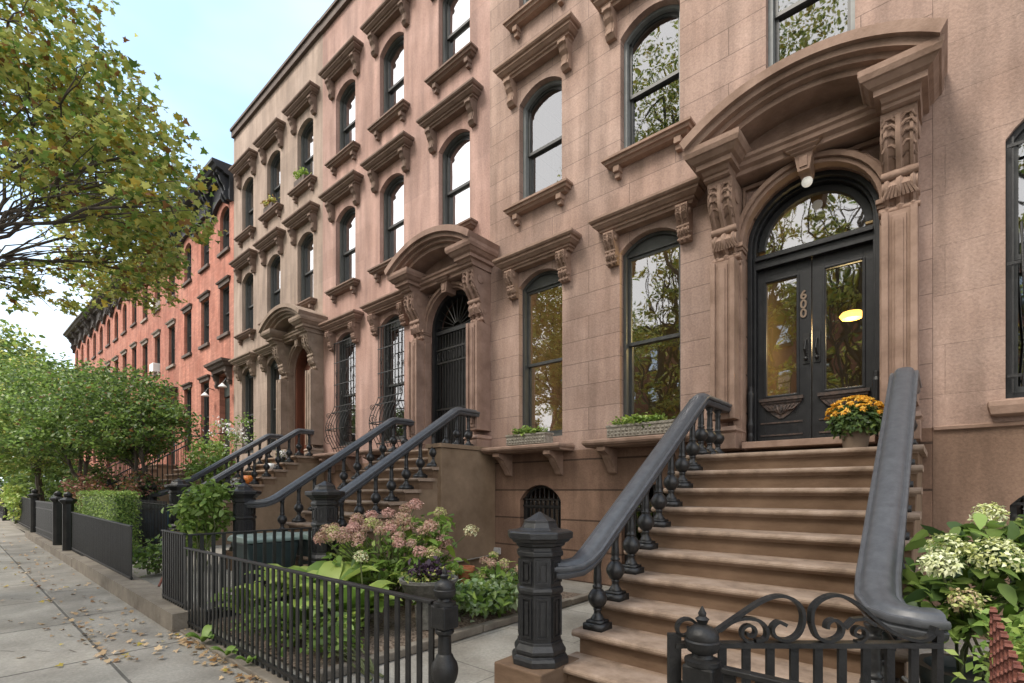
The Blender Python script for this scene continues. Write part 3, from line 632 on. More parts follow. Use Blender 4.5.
# ---------------------------------------------------------------- doors
def text_mesh(txt, size, m, parent, loc, name='house_number', rx=PI/2):
    cu = bpy.data.curves.new('t', 'FONT'); cu.body = txt; cu.size = size; cu.extrude = .006; cu.align_x = 'CENTER'; cu.align_y = 'CENTER'; cu.offset = .004
    to = bpy.data.objects.new('t', cu); COL.objects.link(to); dg = bpy.context.evaluated_depsgraph_get(); me = bpy.data.meshes.new_from_object(to.evaluated_get(dg))
    bpy.data.objects.remove(to); me.materials.clear(); me.materials.append(m)
    o = bpy.data.objects.new(name, me); COL.objects.link(o); o.parent = parent; o.rotation_euler = (rx, 0, 0); o.location = Vector(loc)-wloc(parent); return o
def double_door(par, cx, z0, spring, r, y, paint, glassm):
    n = 20; b = MB()
    O = outline(cx, 2*r-.004, z0, spring, r-.002, n); I = outline(cx, 2*r-.11, z0, spring, r-.055, n)
    b.ring_y(O, I, y-.18, y+.08)                                   # black lining with beads
    O2 = outline(cx, 2*r-.11, z0, spring, r-.055, n); I2 = outline(cx, 2*r-.17, z0, spring, r-.085, n); b.ring_y(O2, I2, y-.10, y+.08)
    zt = 4.38+(spring-4.64)
    b.box(cx-r+.08, cx+r-.08, y-.10, y+.06, zt, zt+.10); b.box(cx-r+.08, cx+r-.08, y-.14, y+.05, zt+.10, zt+.14); b.box(cx-r+.08, cx+r-.08, y-.07, y+.05, zt+.14, zt+.19)
    A_ = arc(cx, 2*r-.18, spring, r-.09, n); B_ = arc(cx, 2*r-.34, spring, r-.17, n); b.ring_y(A_, B_, y-.02, y+.05)
    for s_ in (-1, 1):                                             # turned half columns on the lining
        xx = cx+s_*(r-.045); b.lathe([(.032,0),(.04,.08),(.03,.12),(.045,.22),(.03,.30),(.035,.5),(.042,.62),(.03,.66),(.03,.72)], (xx, y-.2, z0+.02), 10)
    fr = b.build('door_frame', paint, par, origin=(cx, y, z0), bevel=.004)
    g = MB(); p = [(cx-r+.17, zt+.19)]+[(x, z) for x, z in B_ if z > zt+.19]+[(cx+r-.17, zt+.19)]; g.add([(x, y+.02, z) for x, z in p], [tuple(range(len(p)-1, -1, -1))]); g.build('pane', glassm, fr)
    w2 = r-.085
    for s_ in (-1, 1):
        xa, xb = (cx-w2, cx-.004) if s_ < 0 else (cx+.004, cx+w2)
        ga, gb = xa+.10, xb-.10
        if s_ < 0: gb = xb-.155
        else: ga = xa+.135
        d = MB(); gz0, gz1 = z0+.62, zt-.17
        d.box(xa, ga, y-.02, y+.04, z0+.01, zt-.002); d.box(gb, xb, y-.02, y+.04, z0+.01, zt-.002)
        d.box(ga, gb, y-.02, y+.04, gz1, zt-.002); d.box(ga, gb, y-.02, y+.04, z0+.01, gz0)
        for k_, (e, pr) in enumerate(((.0, .038), (.018, .03))):    # bead round the glass
            d.box(ga-.02+e, ga+.0+e*.5, y-pr, y, gz0-.02, gz1+.02); d.box(gb-e*.5, gb+.02-e, y-pr, y, gz0-.02, gz1+.02)
            d.box(ga, gb, y-pr-.001, y, gz0-.02+e, gz0+e*.5); d.box(ga, gb, y-pr-.001, y, gz1-e*.5, gz1+.02-e)
        leaf = d.build('door', paint, par, origin=(xa if s_ < 0 else xb, y, z0), bevel=.003)
        g = MB(); g.add([(ga, y+.01, gz0),(gb, y+.01, gz0),(gb, y+.01, gz1),(ga, y+.01, gz1)], [(0,1,2,3)]); g.build('pane', glassm, leaf)
        c_ = MB(); mxx = (ga+gb)/2; hw = (gb-ga)/2+.05              # carved apron below the glass
        c_.box(mxx-hw-.02, mxx+hw+.02, y-.07, y-.02, gz0-.07, gz0-.03); c_.box(mxx-hw, mxx+hw, y-.05, y-.02, gz0-.10, gz0-.07)
        c_.poly_y([(mxx-hw, gz0-.10), (mxx+hw, gz0-.10), (mxx+hw*.72, gz0-.17), (mxx+hw*.4, gz0-.25), (mxx+.1*hw, gz0-.30), (mxx-.1*hw, gz0-.30), (mxx-hw*.4, gz0-.25), (mxx-hw*.72, gz0-.17)], y-.035, y-.02)
        for k_ in range(9):
            t = (k_-4)/4; c_.tube([(mxx+t*hw*.3, y-.04, gz0-.25+.06*abs(t)), (mxx+t*hw*.6, y-.055, gz0-.19), (mxx+t*hw*.85, y-.035, gz0-.13)], .012, 5)
        c_.box(mxx-hw-.01, mxx+hw+.01, y-.03, y-.02, z0+.10, z0+.12); c_.box(mxx-hw-.01, mxx+hw+.01, y-.03, y-.02, gz0-.36, gz0-.34)
        c_.build('carved_panel', M['worn'], leaf)
        hx = xb-.055 if s_ < 0 else xa+.055; q = MB()
        q.box(hx-.035, hx+.035, y-.032, y-.02, z0+.98, z0+1.36); q.tube([(hx, y-.03, z0+1.28), (hx, y-.075, z0+1.25), (hx-.01, y-.085, z0+1.15), (hx, y-.03, z0+1.08)], .012, 6); q.sphere((hx, y-.05, z0+1.04), .024)
        q.build('handle', M['iron'], leaf)
        if s_ < 0:
            for k_, ch in enumerate('600'): text_mesh(ch, .15, M['pottan'], leaf, (xb-.085, y-.028, z0+1.84-k_*.115))
    return fr
double_door(HA, -1.25, 2.10, 4.64, .71, 7.14, M['blackpaint'], M['glassdoor'])
b = MB(); b.box(-1.93, -.57, 6.62, 7.2, 2.02, 2.10); b.build('door_sill', M['trimA'], HA, bevel=.006)
# globe under the arch
gl = thing('porch_globe', (-1.25, 6.98, 5.05), 'small white glass globe light hanging under the nearest door arch', 'lamp')
MB().sphere((-1.25, 6.84, 5.20), .06, n=16, k=10).build('globe', M['bulb'], gl, smooth=True)
MB().lathe([(.04,0),(.05,.02),(.02,.04),(.018,.20)], (-1.25, 6.84, 5.25), 12).build('fitting', M['iron'], gl)
# hall seen through the doors, with its lit lamp
b = MB(); b.box(-2.1, -2.05, 7.3, 11.4, 2.06, 5.6); b.box(-.35, -.3, 7.3, 11.4, 2.06, 5.6); b.build('hall_partition', M['intwarm'], HA)
hl = thing('hall_lamp', (-1.05, 8.6, 4.3), 'glowing yellow ceiling lamp seen through the right door glass', 'lamp')
MB().lathe([(.02,.06),(.12,.04),(.15,0),(.12,-.05),(.02,-.07)], (-1.0, 8.5, 3.98), 20).build('shade', M['lampglow'], hl, smooth=True)
MB().lathe([(.012,0),(.012,1.9)], (-1.0, 8.5, 4.05), 8).build('stem', M['iron'], hl)
pl = bpy.data.lights.new('hall_light', 'POINT'); pl.energy = 20; pl.color = (1, .7, .35); pl.shadow_soft_size = .15
po = bpy.data.objects.new('hall_light', pl); COL.objects.link(po); po.location = (-1.0, 8.5, 3.75)
# parlour chandelier behind the second window
ch = thing('parlour_chandelier', (-3.1, 8.6, 4.3), 'warm glowing chandelier seen through the window left of the doors', 'lamp')
b = MB()
for k_ in range(5):
    a = 2*PI*k_/5; b.lathe([(.02,.05),(.07,.03),(.08,-.02),(.04,-.07)], (-2.9+.28*math.cos(a), 8.6+.28*math.sin(a), 4.15), 12)
b.build('shades', M['lampglow'], ch, smooth=True)
b = MB(); b.lathe([(.02,0),(.03,.2),(.012,.25),(.012,1.7)], (-2.9, 8.6, 4.2), 8)
for k_ in range(5):
    a = 2*PI*k_/5; b.tube([(-2.9, 8.6, 4.35), (-2.9+.18*math.cos(a), 8.6+.18*math.sin(a), 4.42), (-2.9+.28*math.cos(a), 8.6+.28*math.sin(a), 4.2)], .01, 5)
b.build('arms', M['iron'], ch)
pl = bpy.data.lights.new('parlour_light', 'POINT'); pl.energy = 55; pl.color = (1, .72, .3); pl.shadow_soft_size = .3
po = bpy.data.objects.new('parlour_light', pl); COL.objects.link(po); po.location = (-2.6, 8.2, 4.3)

# gated door of the middle brownstone
def gated_door(par, cx, z0, spring, r, y):
    b = MB(); n = 20
    b.ring_y(outline(cx, 2*r-.004, z0, spring, r-.002, n), outline(cx, 2*r-.16, z0, spring, r-.08, n), y-.1, y+.1)
    b.box(cx-r+.05, cx+r-.05, y-.05, y+.02, spring-.08, spring)
    fr = b.build('door_frame', M['blackpaint'], par, origin=(cx, y, z0))
    d = MB(); d.box(cx-r+.08, cx+r-.08, y+.11, y+.16, z0, spring+.1); d.build('door', M['blackpaint'], par, origin=(cx, y, z0))
    q = MB()
    for i in range(15):
        x = cx-r+.1+(2*r-.2)*i/14; q.box(x-.008, x+.008, y-.03, y-.014, z0+.05, spring-.08)
    for k_ in range(11):
        a = PI*(k_+.5)/11; q.tube([(cx+.1*math.cos(a), y-.02, spring+.1*math.sin(a)), (cx+(r-.1)*math.cos(a), y-.02, spring+(r-.1)*math.sin(a))], .011, 5)
    for k_ in range(8):
        x = cx-r+.15+(2*r-.3)*k_/7; q.tube([(x, y-.035, spring-.62+.12*math.sin(PI*i/6)) if False else (x+.035*math.cos(2*PI*i/8), y-.035, spring-.55+.10*math.sin(2*PI*i/8)) for i in range(9)], .008, 4)
    for z in (z0+.05, z0+.9, spring-.70, spring-.42): q.box(cx-r+.08, cx+r-.08, y-.045, y-.03, z, z+.035)
    q.build('iron_gate', M['fence'], par, origin=(cx, y, z0))
gated_door(HB, -7.57, 2.28, 4.86, .71, 7.02)
b = MB(); b.box(-8.25, -6.89, 6.62, 7.2, 2.2, 2.28); b.build('door_sill', M['trimB'], HB, bevel=.006)
# brown door of the far brownstone
b = MB(); cx = -13.85; b.ring_y(outline(cx, 1.416, 2.38, 4.96, .708, 16), outline(cx, 1.2, 2.38, 4.99, .60, 16), 6.95, 7.2); fr = b.build('door_frame', M['brownwood'], HC)
for xa, xb in ((-14.44, -13.86), (-13.84, -13.26)):
    d = MB(); d.poly_y([(xa, 2.38), (xb, 2.38)]+([(xb, 5.55), (xa, 5.05)] if xa < -14 else [(xb, 5.05), (xa, 5.55)]), 7.14, 7.2); d.box(xa+.1, xb-.1, 7.11, 7.14, 2.6, 3.2); d.box(xa+.1, xb-.1, 7.11, 7.14, 3.35, 4.9); d.build('door', M['brownwood'], HC, bevel=.01)

# iron window guards on the middle brownstone
def belly_guard(par, cx, z0, z1):
    b = MB(); hw = .47
    def yy(z):
        t = (z-z0)/(z1-z0)
        return Yf-.04-(.25*math.sin(PI*min(1, t/.42))**1.3 if t < .42 else 0)
    for i in range(8):
        x = cx-hw+2*hw*i/7; b.tube([(x, yy(z0+(z1-z0)*k_/26), z0+(z1-z0)*k_/26) for k_ in range(27)], .009, 4)
    for t in (.42, .62, .82, 1.0):
        z = z0+(z1-z0)*t; b.box(cx-hw-.01, cx+hw+.01, Yf-.055, Yf-.045, z-.012, z+.012)
    for t in (.04, .2, .36):
        z = z0+(z1-z0)*t; y = yy(z); b.box(cx-hw, cx+hw, y-.015, y-.006, z-.012, z+.012); b.box(cx-hw-.006, cx-hw+.006, y, Yf, z-.012, z+.012); b.box(cx+hw-.006, cx+hw+.006, y, Yf, z-.012, z+.012)
    for s_ in (-1, 1):                                            # side scrolls
        for zc, rr in ((z0+.32, .15), (z0+.68, .11), (z0+.95, .08)):
            b.tube([(cx+s_*hw, Yf-.2+rr*(1-k_/22)*math.cos(k_*.62), zc+rr*(1-k_/22)*math.sin(k_*.62)) for k_ in range(20)], .008, 4)
    for i in range(4):
        x = cx-hw+2*hw*(i+.5)/4
        for zc in (z0+(z1-z0)*.52, z0+(z1-z0)*.72): b.tube([(x+.06*(1-k_/20)*math.cos(k_*.6), Yf-.05, zc+.11*(1-k_/20)*math.sin(k_*.6)) for k_ in range(18)], .007, 4)
    b.build('window_guard', M['fence'], par, origin=(cx, Yf, z0))
for cx in (-11.70, -9.70): belly_guard(HB, cx, 2.48, 5.35)

# ---------------------------------------------------------------- red brick houses farther along
def brick_house(label, x0, x1, cols, dz, z1, wm, cm, arched, door_i, lowz):
    h = thing('brick_house', ((x0+x1)/2, Yf, 0), label, 'house'); ops = []
    for i, cx in enumerate(cols):
        ops.append((cx, .92, 10.25+dz, 11.62+dz if arched else 11.85+dz, .26 if arched else 0))
        ops.append((cx, .92, 7.2+dz, 9.0+dz, 0))
        if i == door_i: ops.append((cx, 1.0, 2.6+dz, 5.72+dz, 0))
        else: ops.append((cx, .92, 3.1+dz, 5.75+dz, 0))
    wall_with_openings(x0, x1, -.1, z1, ops, 2.0).build('wall', [wm, M['baseA']], h)
    shell(h, x0, x1, z1, (2.5+dz, 6.8+dz, 9.9+dz), wm, M['interior'])
    for i, cx in enumerate(cols):
        window(h, cx, .92, 10.25+dz, 11.62+dz if arched else 11.85+dz, .26 if arched else 0, 'sash', 'glassup' if lowz == 0 else 'glass', curtain=.35)
        window(h, cx, .92, 7.2+dz, 9.0+dz, 0, 'sash', 'glassup' if lowz == 0 else 'glass', curtain=.3)
        for zz in (10.25, 7.2):
            q = MB(); q.box(cx-.54, cx+.54, Yf-.09, Yf, zz+dz-.12, zz+dz-.003); q.build('sill', M['paleTrim'] if not arched else M['darktrim'], h, bevel=.01)
        q = MB(); q.cornice([(.04,0),(.05,.12),(.10,.14),(.12,.19),(0,.2)], cx-.52, cx+.52, Yf, 9.0+dz, .04); q.build('lintel', M['paleTrim'] if lowz else M['darktrim'], h)
        if i != door_i:
            window(h, cx, .92, 3.1+dz, 5.75+dz, 0, 'sash', 'glass')
            q = MB(); q.cornice([(.04,0),(.05,.12),(.10,.14),(.12,.19),(0,.2)], cx-.52, cx+.52, Yf, 5.75+dz, .04); q.build('lintel', M['darktrim'], h)
        else:
            q = MB(); q.cornice([(.2,0),(.22,.1),(.3,.14),(.34,.22),(.4,.26),(.42,.34),(.1,.36)], cx-.68, cx+.68, Yf, 5.78+dz, .2); ho = q.build('door_hood', M['darktrim'], h)
            for s_ in (-1, 1): simple_bracket(cx+s_*.62, .16, 5.78+dz, .5, .22).build('bracket', M['darktrim'], ho)
            q = MB(); q.box(cx-.47, cx+.47, Yf+.18, Yf+.24, 2.62+dz, 4.9+dz); q.box(cx-.47, cx+.47, Yf+.15, Yf+.24, 4.95+dz, 5.7+dz); q.build('door', M['darkpot'], h, bevel=.01)
    # bracketed cornice, its lower board scalloped over the windows
    c_ = MB(); zb = z1-.75
    c_.cornice([(.12,0),(.14,.42),(.30,.46),(.34,.52),(.55,.58),(.62,.66),(.70,.70),(.70,.80),(0,.84)], x0+.01, x1-.01, Yf, zb, .7, left=False, right=False)
    n = 60; up = [(x0+(x1-x0)*i/n, zb+.01) for i in range(n+1)]; lo = []
    for x, z in up:
        dd = min(abs(x-cx) for cx in cols); lo.append((x, zb-.55+.5*math.sqrt(max(0, 1-(dd/.9)**2)) if arched and dd < .9 else zb-(.55 if arched else .12)))
    c_.ring_y(up, lo, Yf-.14, Yf-.003)
    co = c_.build('cornice', cm, h)
    xs = [x0+.35]+[(a+b_)/2 for a, b_ in zip(cols[1:], cols[:-1])]+[x1-.35]
    for x in xs:
        for e in (-.12, .12): simple_bracket(x+e, .11, zb+.6, .95, .5).build('bracket', cm, co)
    return h
HD = brick_house('red brick house with black scalloped cornice next to the grey tan brownstone', -25.3, -19.103, (-19.98, -22.03, -24.1), .02, 12.95, M['brick'], M['cornice_black'], True, 0, 0)
brick_house('second red brick house in the row, square-headed top windows under a dark cornice', -31.7, -25.303, (-26.3, -28.55, -30.7), -.1, 12.95, M['brick2'], M['cornice_brown'], False, 0, 1)
brick_house('third red brick house in the row, brown cornice arched over its top windows', -38.0, -31.703, (-32.85, -34.95, -36.95), .15, 13.2, M['brick'], M['cornice_brown'], True, 0, 1)
brick_house('fourth red brick house in the row, mostly hidden behind leaves', -44.3, -38.003, (-39.0, -41.1, -43.2), .2, 13.25, M['brick2'], M['cornice_brown'], True, 0, 1)
brick_house('farthest red brick house, at the end of the long dark cornice line', -50.6, -44.303, (-45.4, -47.5, -49.6), .25, 13.3, M['brick'], M['cornice_brown'], True, 0, 1)
def ac(x, z, label):
    b = MB(); b.box(x-.3, x+.3, Yf-.25, Yf+.1, z, z+.42); o = b.build('air_conditioner', M['white'], origin=(x, Yf, z), bevel=.02); q = MB()
    tag(o, label, 'air conditioner', 'window air conditioners')
ac(-28.55, 10.16, 'white air conditioner in a top-floor window of the second brick house')
ac(-28.55, 7.11, 'white air conditioner in a middle-floor window of the second brick house')
def barn_lamp(x, z, label):
    t = thing('wall_lamp', (x, Yf, z), label, 'lamp', 'wall lamps on the brick house')
    MB().tube([(x, Yf, z+.25), (x, Yf-.2, z+.3), (x, Yf-.32, z+.12)], .018, 6).build('arm', M['iron'], t)
    MB().lathe([(.04,.12),(.05,.09),(.14,0),(.14,-.02)], (x, Yf-.32, z), 14).build('shade', M['white'], t)
barn_lamp(-21.0, 5.05, 'white wall lamp on the brick between the door and window'); barn_lamp(-19.25, 5.15, 'white wall lamp on the brick, right of the dark door')

# ---------------------------------------------------------------- stoops
RISE, RUN = .19, .287
def stoop(label, cx, dy, dz, hw=1.1, m_step='step', xl=None):
    """ten steps up to a landing; z of landing 1.9+dz; top nose Y 5.65+dy"""
    t = thing('stoop', (cx, 5.65+dy, 0), label, 'stoop')
    for k_ in range(10):
        z = 1.9+dz-k_*RISE; yn = 5.65+dy-k_*RUN; yb = (6.88 if k_ == 0 else yn+RUN+.05)
        b = MB(); T = .055; nose = []
        for i in range(7):
            a = -PI/2+PI*i/6; nose.append((yn+.0-(.028*math.cos(a)), z-.0275+.0275*math.sin(a)))
        b.poly_x([(yb, z-T)]+nose+[(yb, z)], cx-hw, cx+hw)
        b.poly_x([(yn+.035, z-T), (yn+.02, z-T), (yn+.035, z-T-.018)], cx-hw+.03, cx+hw-.03)
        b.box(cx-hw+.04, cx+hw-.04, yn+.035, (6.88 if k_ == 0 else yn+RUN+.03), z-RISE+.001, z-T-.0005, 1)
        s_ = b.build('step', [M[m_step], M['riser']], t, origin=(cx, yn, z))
    # solid sides
    b = MB()
    P = [(6.88, -.05), (6.88, 1.9+dz-RISE)]
    for k_ in range(10):
        z = 1.9+dz-k_*RISE-RISE; yn = 5.65+dy-k_*RUN+.04
        P += [(yn, z+.0), (yn, z-RISE if k_ < 9 else -.05)]
    P = [(6.88, -.05), (6.88, 1.9+dz-.06-.002)]
    for k_ in range(10):
        zt = 1.9+dz-k_*RISE-.058; yn = 5.65+dy-k_*RUN+.045; P.append((yn, zt)); P.append((yn, zt-RISE if k_ < 9 else -.05))
    b.poly_x(P, cx-hw+.045, cx+hw-.045); b.build('side_wall', M['cheek'], t)
    return t
stoop('broad brown stone stoop with ten worn steps up to the black double doors', -1.20, 0, 0, 1.06)
stoop('stone stoop climbing to the black iron gated door of the pink house', -7.57, .34, .37, 1.12)
stoop('stone stoop with pumpkins on its steps, climbing to the brown wooden door', -13.80, .45, .5, 1.12)
# big square side block under the landing of the pink house
b = MB(); b.box(-6.75, -6.40, 5.55, 6.89, 0, 2.215); b.box(-6.78, -6.37, 5.52, 6.89, 2.217, 2.29); tag(b.build('stoop_side_block', M['cheek'], origin=(-6.5, 6.2, 0), bevel=.008), 'tall brown stone block beside the landing of the pink house', 'stone block')

def baluster_mesh(h):
    b = MB(); b.box(-.085, .085, -.085, .085, 0, .05); b.box(-.066, .066, -.066, .066, .05, .072)
    k_ = h/.60
    pr = [(.054,.07),(.056,.08),(.044,.10),(.03,.12),(.028,.14),(.034,.15),(.034,.16),(.028,.165)]+[(.018+.060*math.sin(PI*(.12+.76*i/8)), .17+.145*i/8) for i in range(9)]+[(.03,.32),(.04,.328),(.04,.342),(.03,.35),(.034,.37),(.032,.42),(.028,.48),(.03,.515),(.036,.53),(.036,.545),(.028,.55),(.042,.575),(.046,.59),(.046,.60)]
    b.lathe([(r, z if z < .1 else z*k_) for r, z in pr], n=16)
    return b.mesh('baluster', [M['iron']], smooth=True)
RAILH = [(.085,-.055),(.105,-.035),(.11,-.012),(.096,-.002),(.096,.004),(.118,.012),(.125,.03),(.12,.046),(.106,.052),(.092,.048),(.084,.056),(.075,.074),(.055,.086),(.03,.092)]
RAILP = RAILH+[(-a, c_) for a, c_ in RAILH[::-1]]
def newel(par, x, y, z, s=1.0, m='iron', label=None):
    b = MB(); o8 = PI/8
    b.lathe([(.225,0),(.225,.04),(.215,.06),(.195,.07),(.205,.09),(.205,.11),(.18,.15),(.178,.17)], (x, y, z), 8, rot=o8)           # base
    b.build('newel_base', M[m], par, bevel=.004)
    c_ = MB(); c_.lathe([(.165,.17),(.165,.52),(.18,.53),(.185,.55),(.18,.57),(.165,.58),(.165,.80)], (x, y, z), 8, rot=o8)
    for k_ in range(8):
        a = PI/4*k_; ca, sa = math.cos(a), math.sin(a); rr = .165*math.cos(o8)
        for z0, z1 in ((.20,.50),(.605,.775)):
            for e0, e1, zz0, zz1, pr in ((-.045,-.033,z0,z1,.012),(.033,.045,z0,z1,.012),(-.033,.033,z0,z0+.012,.012),(-.033,.033,z1-.012,z1,.012),(-.016,.016,z0+.03,z1-.03,.01)):
                vs = []
                for rad in (rr-.003, rr+pr):
                    for e, q in ((e0,zz0),(e1,zz0),(e1,zz1),(e0,zz1)): vs.append((x+ca*rad-sa*e, y+sa*rad+ca*e, z+q))
                c_.add(vs, [(4,5,6,7),(0,4,7,3),(1,2,6,5),(3,7,6,2),(0,1,5,4)])
    c_.build('newel_shaft', M[m], par)
    d = MB(); d.lathe([(.17,.80),(.185,.81),(.185,.84),(.172,.85),(.172,.875),(.195,.885),(.20,.905),(.225,.915),(.24,.935),(.258,.942),(.26,.985),(.245,.995),(.18,1.0),(.145,1.018),(.132,1.045),(.128,1.055),(.128,1.072),(.112,1.076),(.008,1.135)], (x, y, z), 8, rot=o8)
    d.build('newel_cap', M[m], par, bevel=.004)
def railing(label, x, nx, ny, dy, dz, m='ironrail', end=None, newel_m='iron', small=.84, foot=False):
    """handrail, balusters on every step and a cast newel at the foot"""
    t = thing('stoop_railing', (x, 4.6+dy, 0), label, 'railing', 'iron stoop railings')
    yt = 5.74+dy; zt = 2.53+dz; sl = RISE/RUN
    ye = 3.42+dy; ze = zt-(yt-ye)*sl; pts = []
    zn = ze-.115
    pts += [(nx, ny, zn), (nx+(x-nx)*.35, ny+.05, zn), (nx+(x-nx)*.72, ny+.11, zn+.005), (nx+(x-nx)*.93, ny+.19, zn+.02), (x, ny+.28, zn+.06), (x, ye, max(ze, zn+.1))]
    if foot: pts = [(x+.25, ye-.30, zn-.03), (x+.19, ye-.335, zn-.03), (x+.12, ye-.325, zn-.025), (x+.05, ye-.26, zn-.01), (x+.01, ye-.16, zn+.03), (x, ye, max(ze, zn+.1))]
    for k_ in range(1, 9): y = ye+(yt-.12-ye)*k_/8; pts.append((x, y, zt-(yt-y)*sl))
    pts += [(x, yt-.05, zt-.03), (x, yt+.02, zt), (x, yt+.10, zt), (x, 6.58 if end is None else end, zt)]
    MB().sweep([(a*small, c_*(.5+small*.5)) for a, c_ in RAILP], pts).build('handrail', M[m], t, smooth=True)
    me = baluster_mesh(.60)
    for k_ in range(10):
        yn = 5.65+dy-k_*RUN+.14; z = 1.9+dz-k_*RISE
        if k_ == 0: ys = [(yt+.02, z), (yt+.30, z), (yt+.58, z)]
        else: ys = [(yn, z)]
        for y, z_ in ys:
            if y < ny+.25 or y > 6.6: continue
            top = zt if y > yt else zt-(yt-y)*sl
            o = bpy.data.objects.new('baluster', me); COL.objects.link(o); o.parent = t; o.location = Vector((x, y, z_))-wloc(t); o.scale = (1, 1, (top-.05-z_)/.60)
    if not foot: newel(t, nx, ny, z=.198 if dz == 0 else dz+.12, m=newel_m)
    return t
railing('left handrail of the nearest stoop, with octagonal cast iron newel', -2.12, -2.35, 3.03, 0, 0)
railing('right handrail of the nearest stoop, broad grey rail seen from above', -.28, -.10, 2.6, 0, 0, foot=True)
railing('right handrail of the pink house stoop, above the flowering hydrangea', -6.60, -6.34, 3.44, .34, .37)
railing('left handrail of the pink house stoop, newel behind the bins', -8.50, -8.90, 3.38, .34, .37)
railing('right handrail of the stoop with pumpkins', -12.80, -12.55, 3.42, .45, .5)
railing('left handrail of the stoop with pumpkins', -14.60, -14.90, 3.42, .45, .5)
for x, y, z, lb in ((-2.35, 3.03, .197, 'square brown stone plinth under the nearest newel'),):
    b = MB(); b.box(x-.24, x+.21, y-.26, y+.24, -.02, z); tag(b.build('newel_plinth', M['riser'], origin=(x, y, 0), bevel=.012), lb, 'plinth')
for x, y, lb in ((-6.34, 3.44, 'stone plinth under the right newel of the pink house stoop'), (-8.90, 3.38, 'stone plinth under the left newel of the pink house stoop'), (-12.55, 3.42, 'stone plinth under the right newel of the pumpkin stoop'), (-14.90, 3.42, 'stone plinth under the left newel of the pumpkin stoop')):
    z = .49 if x > -10 else .62; b = MB(); b.box(x-.24, x+.24, y-.24, y+.24, .05, z); tag(b.build('newel_plinth', M['riser'], origin=(x, y, 0), bevel=.012), lb, 'plinth')
# brick house stoops with thin iron rails
def thin_stoop(cx, label, rlabel):
    stoop(label, cx, .5, .72, .95)
    for s_ in (-1, 1):
        t = thing('thin_railing', (cx+s_*.85, 4.8, 0), rlabel+(' left side' if s_ < 0 else ' right side'), 'railing', 'thin iron railings')
        b = MB(); x = cx+s_*.88
        for k_ in range(20):
            y = 6.2-k_*RUN/2 if k_ else 6.7; j = max(0, (6.15-y)/RUN); z = 2.62-max(0, math.ceil(j-.01))*RISE; zz = 2.62-j*RISE+.85; b.box(x-.01, x+.01, y-.01, y+.01, z-.1, zz)
        b.tube([(x, 6.7, 3.47), (x, 6.15, 3.47), (x, 3.42, 1.66)], .022, 6)
        b.build('rail', M['fence'], t)
        q = MB(); q.lathe([(.07,0),(.07,1.3),(.09,1.32),(.05,1.4),(.06,1.47),(.01,1.55)], (x, 3.4, .3), 8); q.build('post', M['fence'], t)
thin_stoop(-20.0, 'brown stone stoop of the first red brick house, half hidden by leaves', 'thin iron railing on the first brick house stoop,')
thin_stoop(-26.4, 'brown stone stoop of the second red brick house', 'thin iron railing on the second brick house stoop,')

# ---------------------------------------------------------------- fences
def picket_fence(label, p0, p1, z0a, z0b, z1a, z1b, pitch=.1, bw=.019, group='black iron picket fences', rail2=True, name='iron_fence', spear=False):
    p0 = Vector(p0+(0,)); p1 = Vector(p1+(0,)); L_ = (p1-p0).length; d = (p1-p0)/L_; nrm = Vector((-d.y, d.x, 0))
    t = thing(name, (p0.x, p0.y, 0), label, 'fence', group)
    def bar(b, s0, s1, za0, za1, zb0, zb1, wd):
        a = p0+d*s0; c_ = p0+d*s1; vs = []
        for p, lo, hi in ((a, za0, za1), (c_, zb0, zb1)):
            for e, z in ((-wd, lo), (wd, lo), (wd, hi), (-wd, hi)): q = p+nrm*e; vs.append((q.x, q.y, z))
        b.add(vs, [(0,1,2,3),(7,6,5,4),(0,4,5,1),(1,5,6,2),(2,6,7,3),(3,7,4,0)])
    b = MB(); n = int(L_/pitch)
    for i in range(n+1):
        s = L_*i/n; f_ = i/n; zb = z0a+(z0b-z0a)*f_; zt = z1a+(z1b-z1a)*f_
        j = random.uniform(-.003, .003)
        bar(b, s-bw+j, s+bw+j, zb, zt-.015+(.07 if spear else 0), zb, zt-.015+(.07 if spear else 0), .006)
    b.build('pickets', M['fence'], t)
    r = MB(); bar(r, -.02, L_+.02, z1a-.018, z1a, z1b-.018, z1b, .02); r.build('top_rail', M['fence'], t, bevel=.003)
    if rail2: r = MB(); bar(r, 0, L_, z0a+.05, z0a+.075, z0b+.05, z0b+.075, .014); r.build('bottom_rail', M['fence'], t)
    return t
picket_fence('long black picket fence nearest the camera, in front of the garden', (-6.18, 1.75), (-2.1, 1.75), .03, .03, .885, .905)
picket_fence('short taller picket panel at the corner of the stone kerb', (-7.0, 1.75), (-6.22, 1.75), .2, .19, 1.03, 1.03, pitch=.075)
picket_fence('picket fence running back from the sidewalk in front of the bins', (-6.2, 1.80), (-6.2, 3.15), .08, .08, 1.02, 1.02, pitch=.105)
picket_fence('closely barred fence panel in front of the clipped hedge', (-13.3, 1.78), (-8.62, 1.78), .27, .2, 1.06, 1.0, pitch=.062, bw=.013)
picket_fence('picket fence to the right of the entrance gate', (-.55, 1.75), (3.8, 1.75), .03, .03, .90, .90)
picket_fence('spear-topped fence in front of the blue bins', (-14.7, 2.95), (-11.6, 2.95), .25, .25, 1.24, 1.22, pitch=.1, spear=True)
